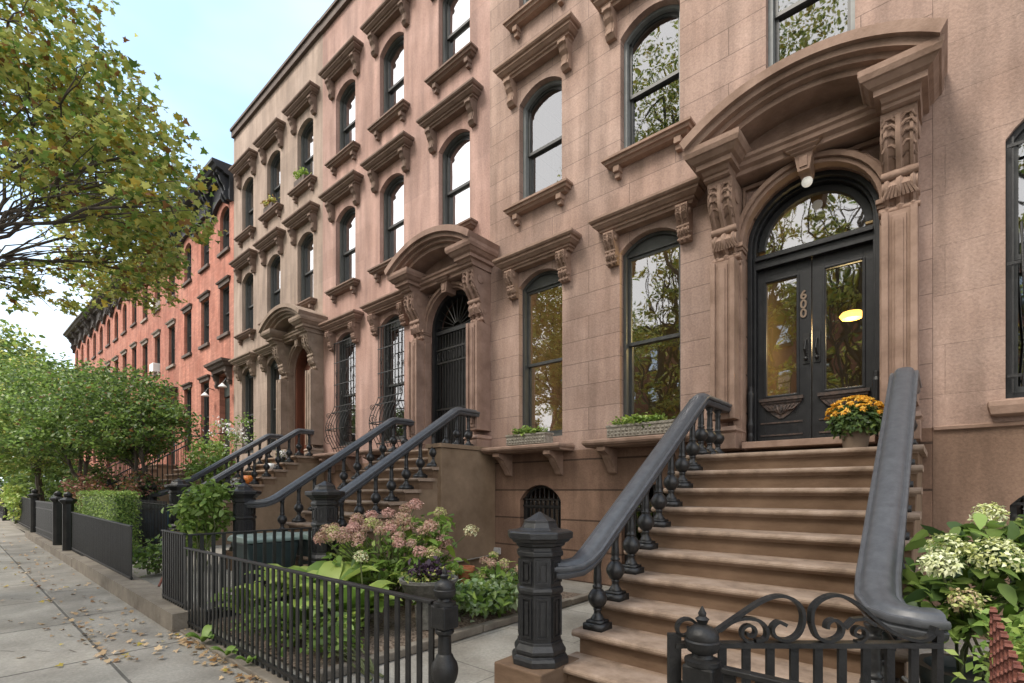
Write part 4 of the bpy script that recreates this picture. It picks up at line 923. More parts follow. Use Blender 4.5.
def turned_post(x, y, label, h=1.07):
    t = thing('fence_post', (x, y, 0), label, 'fence post', 'turned iron fence posts')
    b = MB(); b.lathe([(.055,0),(.055,.06),(.04,.09),(.036,.28),(.045,.30),(.04,.32),(.04,.46),(.062,.50),(.07,.53),(.072,.56),(.066,.59),(.05,.615),(.045,.63),(.036,.64),(.034,.735),(.05,.75),(.05,.765),(.04,.775)], (x, y, 0), 16); b.build('shaft', M['fence'], t, smooth=True)
    b = MB(); b.box(x-.053, x+.053, y-.053, y+.053, .775, .895); b.build('block', M['fence'], t, bevel=.008)
    b = MB(); b.lathe([(.06,.895),(.06,.91),(.038,.918),(.034,.93),(.05,.94),(.058,.96),(.06,.975),(.054,.98),(.056,.99),(.05,1.01),(.03,1.025),(.015,1.032),(.02,1.045),(.024,1.05),(.012,1.06),(.014,1.07),(.002,1.095)], (x, y, 0), 18); b.build('finial', M['fence'], t, smooth=True)
turned_post(-1.99, 1.75, 'turned iron post with ball finial at the right end of the long fence')
turned_post(-.64, 1.75, 'turned iron post with acorn finial nearest the camera, beside the open gate')
# open ornate gate, hinged behind its post
def ribbon(b, pts, f3, th=.007, wd=.013):
    if 4 < len(pts) < 18:                          # round the hand-forged curve
        q = [];
        for i in range(len(pts)-1):
            p0, p1, p2, p3 = pts[max(0, i-1)], pts[i], pts[i+1], pts[min(len(pts)-1, i+2)]
            for t in (0, .25, .5, .75): q.append(tuple(.5*(2*p1[k_]+(p2[k_]-p0[k_])*t+(2*p0[k_]-5*p1[k_]+4*p2[k_]-p3[k_])*t*t+(3*p1[k_]-p0[k_]-3*p2[k_]+p3[k_])*t**3) for k_ in (0, 1)))
        pts = q+[pts[-1]]
    n = len(pts); vs = []
    for i, (s, z) in enumerate(pts):
        a = pts[max(0, i-1)]; c_ = pts[min(n-1, i+1)]; dx, dz = c_[0]-a[0], c_[1]-a[1]; l = math.hypot(dx, dz) or 1; nx_, nz_ = -dz/l, dx/l
        for e, wv in ((th, -wd), (th, wd), (-th, wd), (-th, -wd)): vs.append(f3(s+nx_*e, z+nz_*e, wv))
    fs = [(4*i+k_, 4*i+(k_+1)%4, 4*i+4+(k_+1)%4, 4*i+4+k_) for i in range(n-1) for k_ in range(4)]+[(3,2,1,0), tuple(4*(n-1)+k_ for k_ in range(4))]
    b.add(vs, fs)
def gate_map(a, d):
    nrm = Vector((-d.y, d.x, 0))
    return lambda s, z, wv: tuple(Vector((a.x, a.y, z))+d*s+nrm*wv)
ga = Vector((-.735, 1.735, 0)); gb_ = Vector((-.02, 2.355, 0)); gd = (gb_-ga).normalized(); GL = (gb_-ga).length; f3 = gate_map(ga, gd)
gt = thing('garden_gate', (-.735, 1.735, 0), 'ornate black iron gate with scrolled top, standing open beside the steps', 'gate')
b = MB()
ribbon(b, [(0, .05), (0, .985)], f3, .022, .012); ribbon(b, [(GL, .05), (GL, 1.0)], f3, .012, .012)
ribbon(b, [(0, .945), (GL, .945)], f3, .009, .02); ribbon(b, [(0, .14), (GL, .14)], f3, .011, .014); ribbon(b, [(0, .80), (.10, .80)], f3, .011, .014)
b.build('frame', M['fence'], gt)
b = MB()
for i in range(1, 11): ribbon(b, [(GL*i/11, .14), (GL*i/11, .94)], f3, .014, .007)
b.build('bars', M['fence'], gt)
def spiral(cx_, cz, r0, r1, a0, a1, n=22): return [(cx_+(r0+(r1-r0)*i/n)*math.cos(a0+(a1-a0)*i/n), cz+(r0+(r1-r0)*i/n)*math.sin(a0+(a1-a0)*i/n)) for i in range(n+1)]
b = MB(); zr = .955
# sweep rising from the hinge side to the first hoop, then the second hoop falling to the latch
ribbon(b, [(.10, zr), (.16, zr+.045), (.24, zr+.10), (.31, zr+.145), (.37, zr+.165), (.42, zr+.155), (.455, zr+.12), (.46, zr+.07), (.44, zr+.025), (.40, zr+.006), (.36, zr+.02), (.35, zr+.05), (.372, zr+.072), (.40, zr+.06)], f3, .006, .014)
ribbon(b, [(.49, zr+.07), (.495, zr+.12), (.53, zr+.155), (.585, zr+.168), (.65, zr+.14), (.72, zr+.08), (.79, zr+.03), (.87, zr+.006), (.92, zr+.02), (.935, zr+.055)], f3, .006, .014)
ribbon(b, [(.49, zr+.07), (.51, zr+.02), (.55, zr+.004), (.59, zr+.02), (.60, zr+.055), (.575, zr+.08), (.55, zr+.07), (.545, zr+.048)], f3, .006, .014)
ribbon(b, spiral(.27, zr+.035, .035, .010, PI*1.6, PI*-1.0), f3, .005, .012); ribbon(b, [(.16, zr+.04), (.21, zr+.075), (.26, zr+.085), (.305, zr+.075), (.33, zr+.045), (.325, zr+.012), (.29, zr+.004)], f3, .006, .013)
ribbon(b, spiral(.66, zr+.032, .032, .009, PI*1.4, PI*3.8), f3, .005, .012); ribbon(b, [(.61, zr+.05), (.64, zr+.08), (.68, zr+.085), (.72, zr+.06)], f3, .006, .013)
ribbon(b, spiral(.04, zr+.045, .045, .012, PI*.0, PI*2.2), f3, .005, .012)
b.build('scrollwork', M['fence'], gt)
# panelled posts and gate leaf of the second yard along
def square_post(x, y, label, h=1.32):
    t = thing('gate_post', (x, y, 0), label, 'gate post', 'stout iron gate posts'); z = gz(x)
    MB().box(x-.11, x+.11, y-.11, y+.11, z+.0, z+.12).build('foot', M['fence'], t, bevel=.01)
    MB().lathe([(.095,.12),(.095,h-.22),(.11,h-.2),(.15,h-.16),(.15,h-.13),(.09,h-.10),(.06,h-.08),(.075,h-.05),(.07,h-.01),(.02,h+.03)], (x, y, z), 8, rot=PI/8).build('shaft', M['fence'], t)
square_post(-13.6, 1.75, 'stout iron gate post, right one of the pair beside the hedge'); square_post(-14.9, 1.75, 'stout iron gate post, left one of the pair beside the hedge')
def panel_gate(label, xa, xb, y, nm='panel_gate'):
    t = thing(nm, (xa, y, 0), label, 'gate'); z = gz(xa)+.1; b = MB()
    b.box(xa, xb, y-.02, y+.02, z+.9, z+.94); b.box(xa, xb, y-.02, y+.02, z+.74, z+.77); b.box(xa, xb, y-.02, y+.02, z+.05, z+.09); b.box(xa, xb, y-.02, y+.02, z+.2, z+.23); b.build('frame', M['fence'], t)
    q = MB(); x = xa
    while x < xb: q.box(x, x+.045, y-.01, y+.01, z+.09, z+.9); x += .065
    q.build('bars', M['fence'], t)
panel_gate('low iron gate with doubled rails beyond the paired posts', -18.6, -15.1, 1.75)
picket_fence('far picket fence with dense bars, beyond the doubled-rail gate', (-27.5, 1.8), (-19.0, 1.8), .4, .3, 1.35, 1.22, pitch=.08, bw=.016)
picket_fence('farthest picket fence at the left edge', (-45, 1.8), (-28.2, 1.8), .6, .45, 1.5, 1.35, pitch=.1, bw=.016)
square_post(-19.0, 1.75, 'stout iron post where the far picket fence begins'); square_post(-27.9, 1.75, 'stout iron post far down the row of fences')
# leaning prop in the gap
b = MB(); b.tube([(-8.25, 2.3, .85), (-8.0, 1.95, .2)], .018, 6); tag(b.build('leaning_rod', M['rust'], origin=(-8, 2, .2)), 'thin rusty rod leaning in the gap beside the hedge fence', 'rod')

# ---------------------------------------------------------------- bins
def bin_(x, y, z, label, body, lid, rz=0, group='wheeled rubbish bins'):
    t = thing('wheelie_bin', (x, y, z), label, 'bin', group, 0); b = MB()
    vs = []
    for zz, hw, hd in ((.06, .22, .25), (.78, .28, .34)):
        vs += [(x-hw, y-hd, z+zz), (x+hw, y-hd, z+zz), (x+hw, y+hd, z+zz), (x-hw, y+hd, z+zz)]
    b.add(vs, [(3,2,1,0),(4,5,6,7),(0,1,5,4),(1,2,6,5),(2,3,7,6),(3,0,4,7)]); b.build('body', body, t, bevel=.02)
    q = MB(); q.poly_y([(x-.31, z+.785), (x+.31, z+.785), (x+.31, z+.83), (x+.2, z+.875), (x-.2, z+.875), (x-.31, z+.83)], y-.38, y+.40); q.build('lid', lid, t, bevel=.015)
    for s_ in (-1, 1): MB().lathe([(.1,-.025),(.1,.025)], (x+s_*.24, y+.28, z+.1), 14, axis='x').build('wheel', M['iron'], t)
    return t
bin_(-7.05, 2.95, .02, 'pale-lidded wheeled bin nearest the corner of the picket fence', M['binbody'], M['binlid'])
bin_(-6.85, 3.72, .02, 'pale-lidded wheeled bin against the newel post', M['binbody'], M['binlid'])
bin_(-14.3, 3.35, .28, 'blue wheeled bin behind the spear-topped fence', M['binblue'], M['binbody'])
bin_(-13.3, 3.35, .28, 'blue wheeled bin nearer the leafy bush', M['binblue'], M['binbody'])

# ---------------------------------------------------------------- leaves and plants
T_MAPLE = np.array([(0,0),(.16,.10),(.46,.02),(.36,.30),(.52,.52),(.24,.52),(0,1),(-.24,.52),(-.52,.52),(-.36,.30),(-.46,.02),(-.16,.10)])
T_OVAL = np.array([(0,0),(.20,.18),(.28,.45),(.18,.78),(0,1),(-.18,.78),(-.28,.45),(-.20,.18)])
T_DIA = np.array([(0,0),(.26,.42),(0,1),(-.26,.42)])
def leaf_cloud(pos, size, T, up=.5, droop=0, smin=.6, nrm=None):
    """pos (n,3) -> verts, faces for n leaves, each a small polygon folded slightly along its rib"""
    n = len(pos); k_ = len(T); N_ = RNG.normal(size=(n, 3)); N_[:, 2] = np.abs(N_[:, 2])+up
    if nrm is not None: N_ = N_*.55+nrm
    N_ /= np.linalg.norm(N_, axis=1)[:, None]
    U = np.cross(N_, RNG.normal(size=(n, 3))); U /= np.linalg.norm(U, axis=1)[:, None]; V = np.cross(N_, U)
    V[:, 2] -= droop; V /= np.linalg.norm(V, axis=1)[:, None]
    s = size*RNG.uniform(smin, 1.2, n)
    P = pos[:, None, :]+(U[:, None, :]*T[None, :, 0:1]+V[:, None, :]*T[None, :, 1:2])*s[:, None, None]+N_[:, None, :]*(np.abs(T[None, :, 0:1])*.35-((T[None, :, 1:2]-.4)**2)*.3)*s[:, None, None]
    return P.reshape(-1, 3), k_
def leaves_obj(name, pos, size, T, mats, weights, parent, up=.5, droop=0, smin=.6, nrm=None):
    V, k_ = leaf_cloud(pos, size, T, up, droop, smin, nrm); n = len(pos); off = wloc(parent); V = V-np.array(off)
    me = bpy.data.meshes.new(name); me.vertices.add(len(V)); me.vertices.foreach_set('co', V.astype(np.float32).ravel())
    me.loops.add(n*k_); me.loops.foreach_set('vertex_index', np.arange(n*k_, dtype=np.int32)); me.polygons.add(n)
    me.polygons.foreach_set('loop_start', np.arange(0, n*k_, k_, dtype=np.int32)); me.polygons.foreach_set('loop_total', np.full(n, k_, dtype=np.int32))
    for m in mats: me.materials.append(M[m])
    me.polygons.foreach_set('material_index', RNG.choice(len(mats), n, p=np.array(weights)/sum(weights)).astype(np.int32)); me.update(); me.validate()
    o = bpy.data.objects.new(name, me); COL.objects.link(o)
    if parent: o.parent = parent
    return o
def in_ellipsoids(els, n, shell=.35):
    """clumpy sample: many small clusters placed inside each ellipsoid"""
    out_ = []; vol = np.array([e[3]*e[4]*e[5] for e in els])**.75; vol = vol/vol.sum()
    for e, v in zip(els, vol):
        m = int(n*v); nc = max(6, m//(e[6] if len(e) > 6 else 28)); d = RNG.normal(size=(nc, 3)); d /= np.linalg.norm(d, axis=1)[:, None]; r = RNG.uniform(shell, 1, nc)**.6
        cc = d*r[:, None]*np.array(e[3:6])+np.array(e[:3]); idx = RNG.integers(0, nc, m); sg = .13*min(e[3:6])+.04
        out_.append(cc[idx]+RNG.normal(size=(m, 3))*np.array([sg, sg, sg*.6]))
    return np.concatenate(out_)
def limb(b, a, c_, r0, r1, wob=.12, n=6):
    a, c_ = Vector(a), Vector(c_); P = []
    for i in range(n+1):
        t = i/n; p = a.lerp(c_, t); q = math.sin(PI*t)*wob*(c_-a).length
        P.append(p+Vector((random.uniform(-.5, .5)*q, random.uniform(-.5, .5)*q, q*.6*random.uniform(.2, 1))))
    P[0] = a; P[-1] = c_; b.tube(P, r0, 7, r1=r1); return P
def tree(name, label, cat, base, fork, els, n, size, T, mats, weights, r=.14, group=None, up=.5, twigs=7, droop=0, lean=None, tr=None):
    t = thing(name, base, label, cat, group); b = MB()
    tr = tr or r; P = limb(b, base, fork, tr, tr*.75, .05); b.lathe([(tr*1.5, -.05), (tr*1.15, .12), (tr, .3)], base, 9)
    for e in els:
        c_ = Vector(e[:3]); st = Vector(fork); P = limb(b, st, c_, r*.55, r*.22, .14, 7)
        for k_ in range(twigs):
            s = P[random.randint(2, len(P)-1)]; d = Vector((random.gauss(0, 1), random.gauss(0, 1), random.gauss(.2, .8))).normalized()
            en = c_+Vector((d.x*e[3], d.y*e[4], d.z*e[5]))*random.uniform(.55, .95); Q = limb(b, s, en, r*.2, r*.04, .12, 5)
            for m in range(2):
                s2 = Q[random.randint(2, 4)]; limb(b, s2, s2+Vector((random.uniform(-1, 1), random.uniform(-1, 1), random.uniform(-.3, .8)))*min(e[3:6])*.4, r*.07, r*.02, .1, 4)
    b.build('trunk', M['bark'], t, smooth=True)
    leaves_obj('crown', in_ellipsoids(els, n), size, T, mats, weights, t, up, droop)
    return t

def bush(name, label, cat, x, y, z, els, n, size, T, mats, wts, group=None, up=.5, stems=8, droop=0):
    t = thing(name, (x, y, z), label, cat, group); b = MB()
    for k_ in range(stems):
        e = els[k_ % len(els)]; limb(b, (x+random.uniform(-.08, .08), y+random.uniform(-.08, .08), z), (e[0]+random.uniform(-.5, .5)*e[3], e[1]+random.uniform(-.5, .5)*e[4], e[2]), .012, .005, .1, 4)
    b.build('stems', M['stem'], t); leaves_obj('leaves', in_ellipsoids([tuple(e)+(14,) for e in els], n), size, T, mats, wts, t, up, droop); return t
# the maple over the sidewalk at the left
tree('maple_tree', 'large maple whose yellow-green branches reach in from the upper left', 'tree', (-10.2, -.9, .05), (-9.9, -.2, 4.2),
     [(-6.7, 1.75, 4.75, .7, .5, .35), (-7.1, 1.5, 5.4, .8, .6, .45), (-8.0, 1.3, 5.3, 1.2, .8, .6), (-8.3, 1.0, 6.3, 1.3, 1.0, .7), (-9.6, 1.7, 6.3, 1.6, 1.2, .9), (-9.2, .6, 7.6, 1.4, 1.2, .9), (-11.2, 1.6, 7.4, 1.8, 1.4, 1.0), (-10.8, .2, 9.0, 1.8, 1.6, 1.2), (-9.8, 1.9, 5.1, 1.3, .7, .55), (-11.5, 2.4, 5.6, 1.5, .9, .7), (-12.8, 2.2, 6.6, 1.6, 1, .9), (-10.6, 1.0, 4.65, .9, .5, .4), (-9.8, -2, 6.8, 2.4, 1.8, 1.5)],
     21000, .10, T_MAPLE, ['l_olive', 'l_green', 'l_yellow', 'l_rust', 'l_bright'], [7, 1.6, 1.9, .9, 2.4], r=.055, up=.8, twigs=11, tr=.17)
tree('street_tree', 'tall street tree behind the camera, mirrored in the upper windows', 'tree', (-5.5, -1.45, 0), (-5.9, -1.9, 7.5), [(-6.4, -2.7, 12.5, 2.6, 1.6, 2.0), (-9.6, -2.8, 13.0, 2.4, 1.6, 2.2), (-4.2, -2.6, 14.2, 2.2, 1.6, 1.8), (-7.6, -2.6, 15.5, 2.6, 1.6, 1.6)], 17000, .13, T_OVAL, ['l_olive', 'l_green', 'l_yellow'], [5, 2, 2], r=.17)
SM = ['l_green', 'l_deep', 'l_bright', 'l_rust']
tree('yard_tree', 'small dark green yard tree closest to the red brick stoop', 'tree', (-15.3, 3.2, .3), (-15.2, 3.3, 1.5), [(-14.6, 3.3, 3.05, 1.5, 1.1, .6), (-15.6, 3.0, 3.75, 1.7, 1.3, .8), (-16.2, 3.3, 2.65, 1.4, 1.0, .4), (-16.9, 3.2, 3.0, 1.5, 1.2, .8)], 15000, .10, T_OVAL, SM, [5, 2.6, 2, .5], r=.09, group='small trees in the front yards')
tree('yard_tree', 'small spreading green yard tree beyond the closest one', 'tree', (-19.0, 2.9, .35), (-19.2, 2.8, 1.6), [(-18.6, 2.8, 3.6, 2.0, 1.4, .9), (-20.3, 2.6, 4.3, 1.9, 1.5, 1.2), (-19.3, 2.3, 2.9, 2.2, 1.2, .5)], 13000, .12, T_OVAL, SM, [4, 2, 3, .2], r=.10, group='small trees in the front yards')
tree('yard_tree', 'bright green yard tree at the left edge, in front of the far fences', 'tree', (-26, 2.6, .45), (-26, 2.5, 2), [(-25, 2.3, 4.2, 2.4, 1.8, 1.3), (-27.5, 2.2, 5.2, 2.6, 2.0, 1.7), (-25.8, 2.0, 2.9, 2.5, 1.4, .8)], 12000, .16, T_OVAL, ['l_green', 'l_bright', 'l_olive'], [4, 3, 2], r=.13, group='small trees in the front yards')
tree('street_tree', 'tall green street tree far along the sidewalk', 'tree', (-36, .2, .4), (-36, .5, 4), [(-34.5, 1.6, 6.4, 3, 2.2, 2), (-38, 1.5, 8, 3.2, 2.6, 2.4), (-36, 1.8, 4.2, 3.4, 2, 1.2)], 9000, .28, T_OVAL, ['l_green', 'l_olive', 'l_bright'], [4, 3, 2], r=.2, group='street trees down the block')
tree('street_tree', 'farthest pale green street tree at the end of the row', 'tree', (-56, 1.5, .6), (-56, 1.8, 4), [(-54, 3, 7, 4, 3, 3), (-60, 2.5, 9, 5, 4, 3.5), (-56, 4.5, 5, 4, 3, 2)], 8000, .42, T_OVAL, ['l_olive', 'l_green', 'l_yellow'], [4, 3, 1], r=.25, group='street trees down the block')
tree('street_tree', 'yellowing tree beyond the end of the brick row', 'tree', (-62, 8, .7), (-62, 8, 5), [(-60, 8, 9, 5, 4, 4), (-66, 9, 7, 5, 4, 4)], 6000, .48, T_OVAL, ['l_olive', 'l_green', 'l_yellow'], [3, 3, 2], r=.3, group='street trees down the block')
tree('street_tree', 'low dense green tree closing the view at the far end of the sidewalk', 'tree', (-70, -1, .8), (-70, -1, 2.5), [(-70, 0, 3.5, 5, 5, 2.6), (-74, -4, 5, 5, 5, 4), (-66, 3.5, 3.2, 4, 3, 2.4)], 7000, .45, T_OVAL, ['l_green', 'l_deep', 'l_bright'], [4, 2, 2], r=.3, group='street trees down the block')
bush('tall_shrub', 'tall green shrub behind the far picket fence, below the bright yard tree', 'shrub', -24.5, 3.2, .35, [(-23.5, 3.2, 1.7, 1.6, .7, 1.0), (-26, 3.4, 1.8, 1.6, .7, 1.1)], 3200, .14, T_OVAL, ['l_green', 'l_deep', 'l_bright'], [4, 3, 1])
bush('tall_shrub', 'tall green shrub filling the yard of the farthest fence', 'shrub', -33, 3.2, .5, [(-31, 3.0, 2.0, 2.4, .9, 1.3), (-36, 3.2, 2.2, 3, 1, 1.5)], 4000, .2, T_OVAL, ['l_green', 'l_deep', 'l_bright'], [4, 3, 1])
bush('tall_shrub', 'dark shrub under the spreading yard tree', 'shrub', -20.5, 3.4, .4, [(-20.5, 3.3, 1.5, 1.5, .7, .9)], 2200, .12, T_OVAL, ['l_deep', 'l_green', 'l_red'], [4, 3, 2])
# trees across the street (they show in the window glass)
for i, (x, y) in enumerate(((-24, -12.5), (-17.5, -11.6), (-12.3, -12.6), (-7.6, -11.9), (-3, -12.3), (3.5, -12.3))):
    tree('street_tree', ['street tree across the road, %s' % s for s in ('opposite the first brick house', 'opposite the grey tan house', 'opposite the gap before the pink house', 'opposite the pink house', 'opposite the nearest stoop', 'opposite the right-hand house')][i], 'tree', (x, y, -.02), (x+.2, y+.2, 3.6),
         [(x+random.uniform(-2.2, 2.2), y+random.uniform(-1.2, 1.6), 4.6+k_*1.5, 2.4, 2.0, 1.3) for k_ in range(10)], 6500, .28, T_DIA, ['l_olive', 'l_bright', 'l_yellow'], [4, 2, 3], r=.17, group='street trees across the road')

for k_, x in enumerate((-22, -15.7, -9.4, -3.1, 3.2)):
    copy_thing(HD, (x, -19.5, 0), ['red brick house across the road, opposite the second brick house', 'red brick house across the road, opposite the grey tan house', 'red brick house across the road, opposite the pink house', 'red brick house across the road, opposite the nearest stoop', 'red brick house across the road, opposite the right-hand house'][k_], rz=PI)
# hedge: many small leaves over a box
def box_cloud(x0, x1, y0, y1, z0, z1, n, wob=.02):
    p = RNG.uniform(size=(n, 3))*np.array([x1-x0, y1-y0, z1-z0])+np.array([x0, y0, z0]); nr = np.zeros((n, 3)); f_ = RNG.choice(5, n, p=[.35, .15, .3, .1, .1])
    for i in range(n):
        if f_[i] == 0: p[i, 1] = y0; nr[i] = (0, -1, .2)
        elif f_[i] == 1: p[i, 0] = x1; nr[i] = (1, 0, .2)
        elif f_[i] == 2: p[i, 2] = z1; nr[i] = (0, 0, 1)
        elif f_[i] == 3: p[i, 1] = y1; nr[i] = (0, 1, .2)
    return p+RNG.normal(size=(n, 3))*wob, nr
hg = thing('clipped_hedge', (-13.3, 2.3, .2), 'square clipped green hedge behind the closely barred fence', 'hedge')
p, nr = box_cloud(-15.1, -11.5, 2.1, 2.5, .3, 1.44, 9000); leaves_obj('foliage', p, .05, T_DIA, ['l_green', 'l_lime', 'l_bright'], [4, 1.5, 3], hg, nrm=nr)
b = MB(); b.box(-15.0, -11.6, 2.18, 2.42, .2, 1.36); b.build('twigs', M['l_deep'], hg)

bush('leafy_bush', 'full glossy green bush between the hedge and the bins', 'bush', -9.0, 2.75, .2, [(-9.3, 2.9, 1.1, .5, .35, .38), (-9.1, 2.9, 1.45, .33, .3, .22), (-9.5, 2.85, .75, .4, .3, .3)], 1500, .12, T_OVAL, ['l_bright', 'l_green', 'l_lime'], [5, 4, 1], droop=.4)
bush('low_shrub', 'low green shrub at the end of the hedge beside the path', 'bush', -9.3, 2.2, .2, [(-9.35, 2.2, .45, .28, .25, .25)], 450, .09, T_OVAL, ['l_green', 'l_deep', 'l_bright'], [4, 3, 1])
bush('red_leaf_shrub', 'wine red leafed shrub behind the doubled-rail gate', 'bush', -17.0, 2.7, .3, [(-17.2, 2.6, 1.45, .8, .5, .4)], 900, .09, T_OVAL, ['l_red', 'l_rust', 'l_green'], [5, 2, 2])
bush('red_leaf_shrub', 'reddish shrub below the dark yard tree, close to the hedge', 'bush', -14.4, 3.0, .3, [(-15.0, 3.3, 1.6, .6, .4, .35)], 700, .085, T_OVAL, ['l_red', 'l_rust', 'l_deep'], [4, 2, 4])
bush('hanging_vine', 'yellow green vine spilling over the far picket fence', 'vine', -24.0, 1.8, .35, [(-23.6, 1.7, 1.0, .9, .2, .5), (-24.3, 1.65, 1.35, .8, .25, .3)], 900, .12, T_OVAL, ['l_lime', 'l_bright', 'l_olive'], [3, 3, 2])
bush('leafy_bush', 'light green bush below the white flowers by the grey tan house', 'bush', -16.3, 5.4, .4, [(-16.5, 5.2, 2.3, 1.0, .5, .7), (-15.8, 5.3, 2.0, .6, .4, .6)], 1900, .12, T_OVAL, ['l_bright', 'l_lime', 'l_green'], [4, 2, 3])
fw = bush('white_flowering_shrub', 'tall airy shrub with white blossoms in front of the grey tan house windows', 'shrub', -17.0, 5.9, .4, [(-17.2, 5.9, 3.1, 1.0, .4, .6), (-15.9, 5.9, 3.2, .6, .4, .6)], 500, .09, T_OVAL, ['l_green', 'l_bright'], [3, 2])
leaves_obj('blossoms', in_ellipsoids([(-17.2, 5.9, 3.2, 1.0, .4, .6, 9), (-15.9, 5.9, 3.35, .6, .4, .6, 9)], 170), .09, T_OVAL, ['f_white'], [4], fw, up=.2)

# flower heads
def head_pts(c, r, n, sq=.75):
    d = RNG.normal(size=(n, 3)); d /= np.linalg.norm(d, axis=1)[:, None]; d[:, 2] = np.where(d[:, 2] < -.85, -d[:, 2], d[:, 2]); return d*np.array([r, r, r*sq])*(1+.12*np.sin(d[:, :1]*7)*np.cos(d[:, 1:2]*6))*RNG.uniform(.72, 1.06, (n, 1))+np.array(c), d
def hydrangea(name, label, base, heads, leaf_els, nl, lsize, lm, lw, fm, hr, group=None, cat='hydrangea'):
    t = thing(name, base, label, cat, group); b = MB()
    for (x, y, z, r_, mi) in heads:
        limb(b, (base[0]+random.uniform(-.12, .12), base[1]+random.uniform(-.12, .12), base[2]), (x, y, z), .009, .005, .08, 5)
    b.build('stems', M['stem'], t)
    leaves_obj('leaves', in_ellipsoids([tuple(e)+(8,) for e in leaf_els], nl), lsize, T_OVAL, lm, lw, t, .9, .5)
    for (x, y, z, r_, mi) in heads:
        p, d = head_pts((x, y, z), r_, int(300*(r_/.08)**1.5)); leaves_obj('flower_head', p, hr, T_DIA, fm[mi], [1]*len(fm[mi]), t, nrm=d)
    return t
PK = [['f_pink', 'f_dust'], ['f_dust', 'f_lime'], ['f_pink'], ['f_cream', 'f_dust']]
HY = []
for i in range(62):
    a = random.uniform(0, 2*PI); q = math.sqrt(random.uniform(0, 1)); x = -5.25+.95*q*math.cos(a); y = 3.65+.75*q*math.sin(a); z = .88+.22*(1-q*q)+random.uniform(-.14, .12); HY.append((x, y, z, random.uniform(.058, .088), random.choice([0, 0, 2, 1, 2, 0])))
HY += [(-5.05, 3.95, 1.32, .09, 2), (-5.3, 4.0, 1.26, .09, 0), (-4.75, 4.1, 1.22, .085, 1), (-4.25, 4.15, 1.02, .085, 3), (-4.95, 3.7, 1.15, .09, 0)]
hydrangea('pink_hydrangea', 'wide hydrangea bush with dusty pink flower heads in the mulch bed', (-5.2, 3.7, .06), HY, [(-5.3, 3.6, .66, .9, .6, .25), (-4.9, 4.0, .95, .45, .35, .25), (-4.7, 3.8, .6, .5, .4, .22)], 1100, .13, ['l_bright', 'l_lime', 'l_green'], [4, 2, 2], PK, .030)
HY2 = [(-4.15+.28*math.cos(a), 4.6+.28*math.sin(a), .55+.12*math.sin(a*2.7), .06, random.choice([0, 1, 3])) for a in np.arange(0, 6, .55)]
hydrangea('pink_hydrangea', 'small hydrangea with faded heads at the right end of the mulch bed', (-4.2, 4.6, .06), HY2, [(-4.2, 4.6, .4, .4, .35, .2)], 260, .11, ['l_bright', 'l_lime', 'l_green'], [4, 2, 2], PK, .028)
# hostas with broad leaves
def rosette(name, label, x, y, z, n, ln, wd, mats, rise=.5, cat='plant', group=None):
    t = thing(name, (x, y, z), label, cat, group); b = MB()
    for i in range(n):
        a = 2*PI*i/n*2.399; el = rise*random.uniform(.5, 1.3); l = ln*random.uniform(.7, 1.1); w_ = wd*random.uniform(.8, 1.1); d = Vector((math.cos(a), math.sin(a), 0)); s_ = Vector((-d.y, d.x, 0)); vs = []
        K_ = 6
        for k_ in range(K_+1):
            u = k_/K_; pos = Vector((x, y, z))+d*(l*u)+Vector((0, 0, l*(el*u*1.5-.9*u*u*el)+.02)); ww = w_*math.sin(PI*min(1, .08+u*.92))**.8*.5
            vs += [tuple(pos-s_*ww+Vector((0, 0, ww*.35))), tuple(pos), tuple(pos+s_*ww+Vector((0, 0, ww*.35)))]
        fs = []
        for k_ in range(K_): fs += [(3*k_, 3*k_+1, 3*k_+4, 3*k_+3), (3*k_+1, 3*k_+2, 3*k_+5, 3*k_+4)]
        b.add(vs, fs, random.randrange(len(mats)))
    o = b.build('leaves', [M[m] for m in mats], t, smooth=True); return t
for i, (x, y, s_, lb) in enumerate(((-5.75, 2.75, 1.2, 'lime green hosta closest to the fence corner'), (-5.15, 2.75, 1.35, 'large bright hosta behind the middle of the long fence'), (-4.55, 2.75, 1.2, 'bright hosta beside the stone bowl planter'), (-5.55, 3.05, 1.2, 'pale green hosta touching the pink hydrangea'), (-4.6, 2.25, .95, 'low green hosta right behind the pickets'), (-5.6, 2.25, 1.0, 'low hosta near the left end of the long fence'))):
    rosette('hosta', lb, x, y, .07, 26, .44*s_, .24*s_, ['l_lime', 'l_bright'] if i != 4 else ['l_bright', 'l_green'], 1.15, 'hosta', 'hostas in the mulch bed')
bush('ground_ivy', 'green ground plant between the pickets and the path', 'plant', -3.4, 2.25, .02, [(-4.1, 2.3, .25, .3, .25, .15), (-4.9, 2.1, .2, .6, .15, .12)], 700, .085, T_OVAL, ['l_bright', 'l_green', 'l_lime'], [4, 3, 2])
vs_ = bush('variegated_shrub', 'pale variegated bushy plant at the edge of the mulch bed, by the path', 'plant', -4.05, 3.75, .05, [(-4.05, 3.75, .32, .36, .36, .2), (-3.95, 4.25, .30, .3, .3, .17)], 1500, .10, T_OVAL, ['l_variegated', 'l_bright', 'l_green'], [4, 2, 2], droop=.3)
fl = thing('cream_flower', (-4.55, 2.95, .07), 'single cream flower head standing above the hostas', 'flower'); p, d = head_pts((-4.62, 2.9, .80), .075, 150); leaves_obj('flower_head', p, .03, T_DIA, ['f_cream', 'f_dust'], [3, 1], fl, nrm=d); MB().tube([(-4.6, 2.95, .07), (-4.62, 2.9, .75)], .008, 5).build('stem', M['stem'], fl)
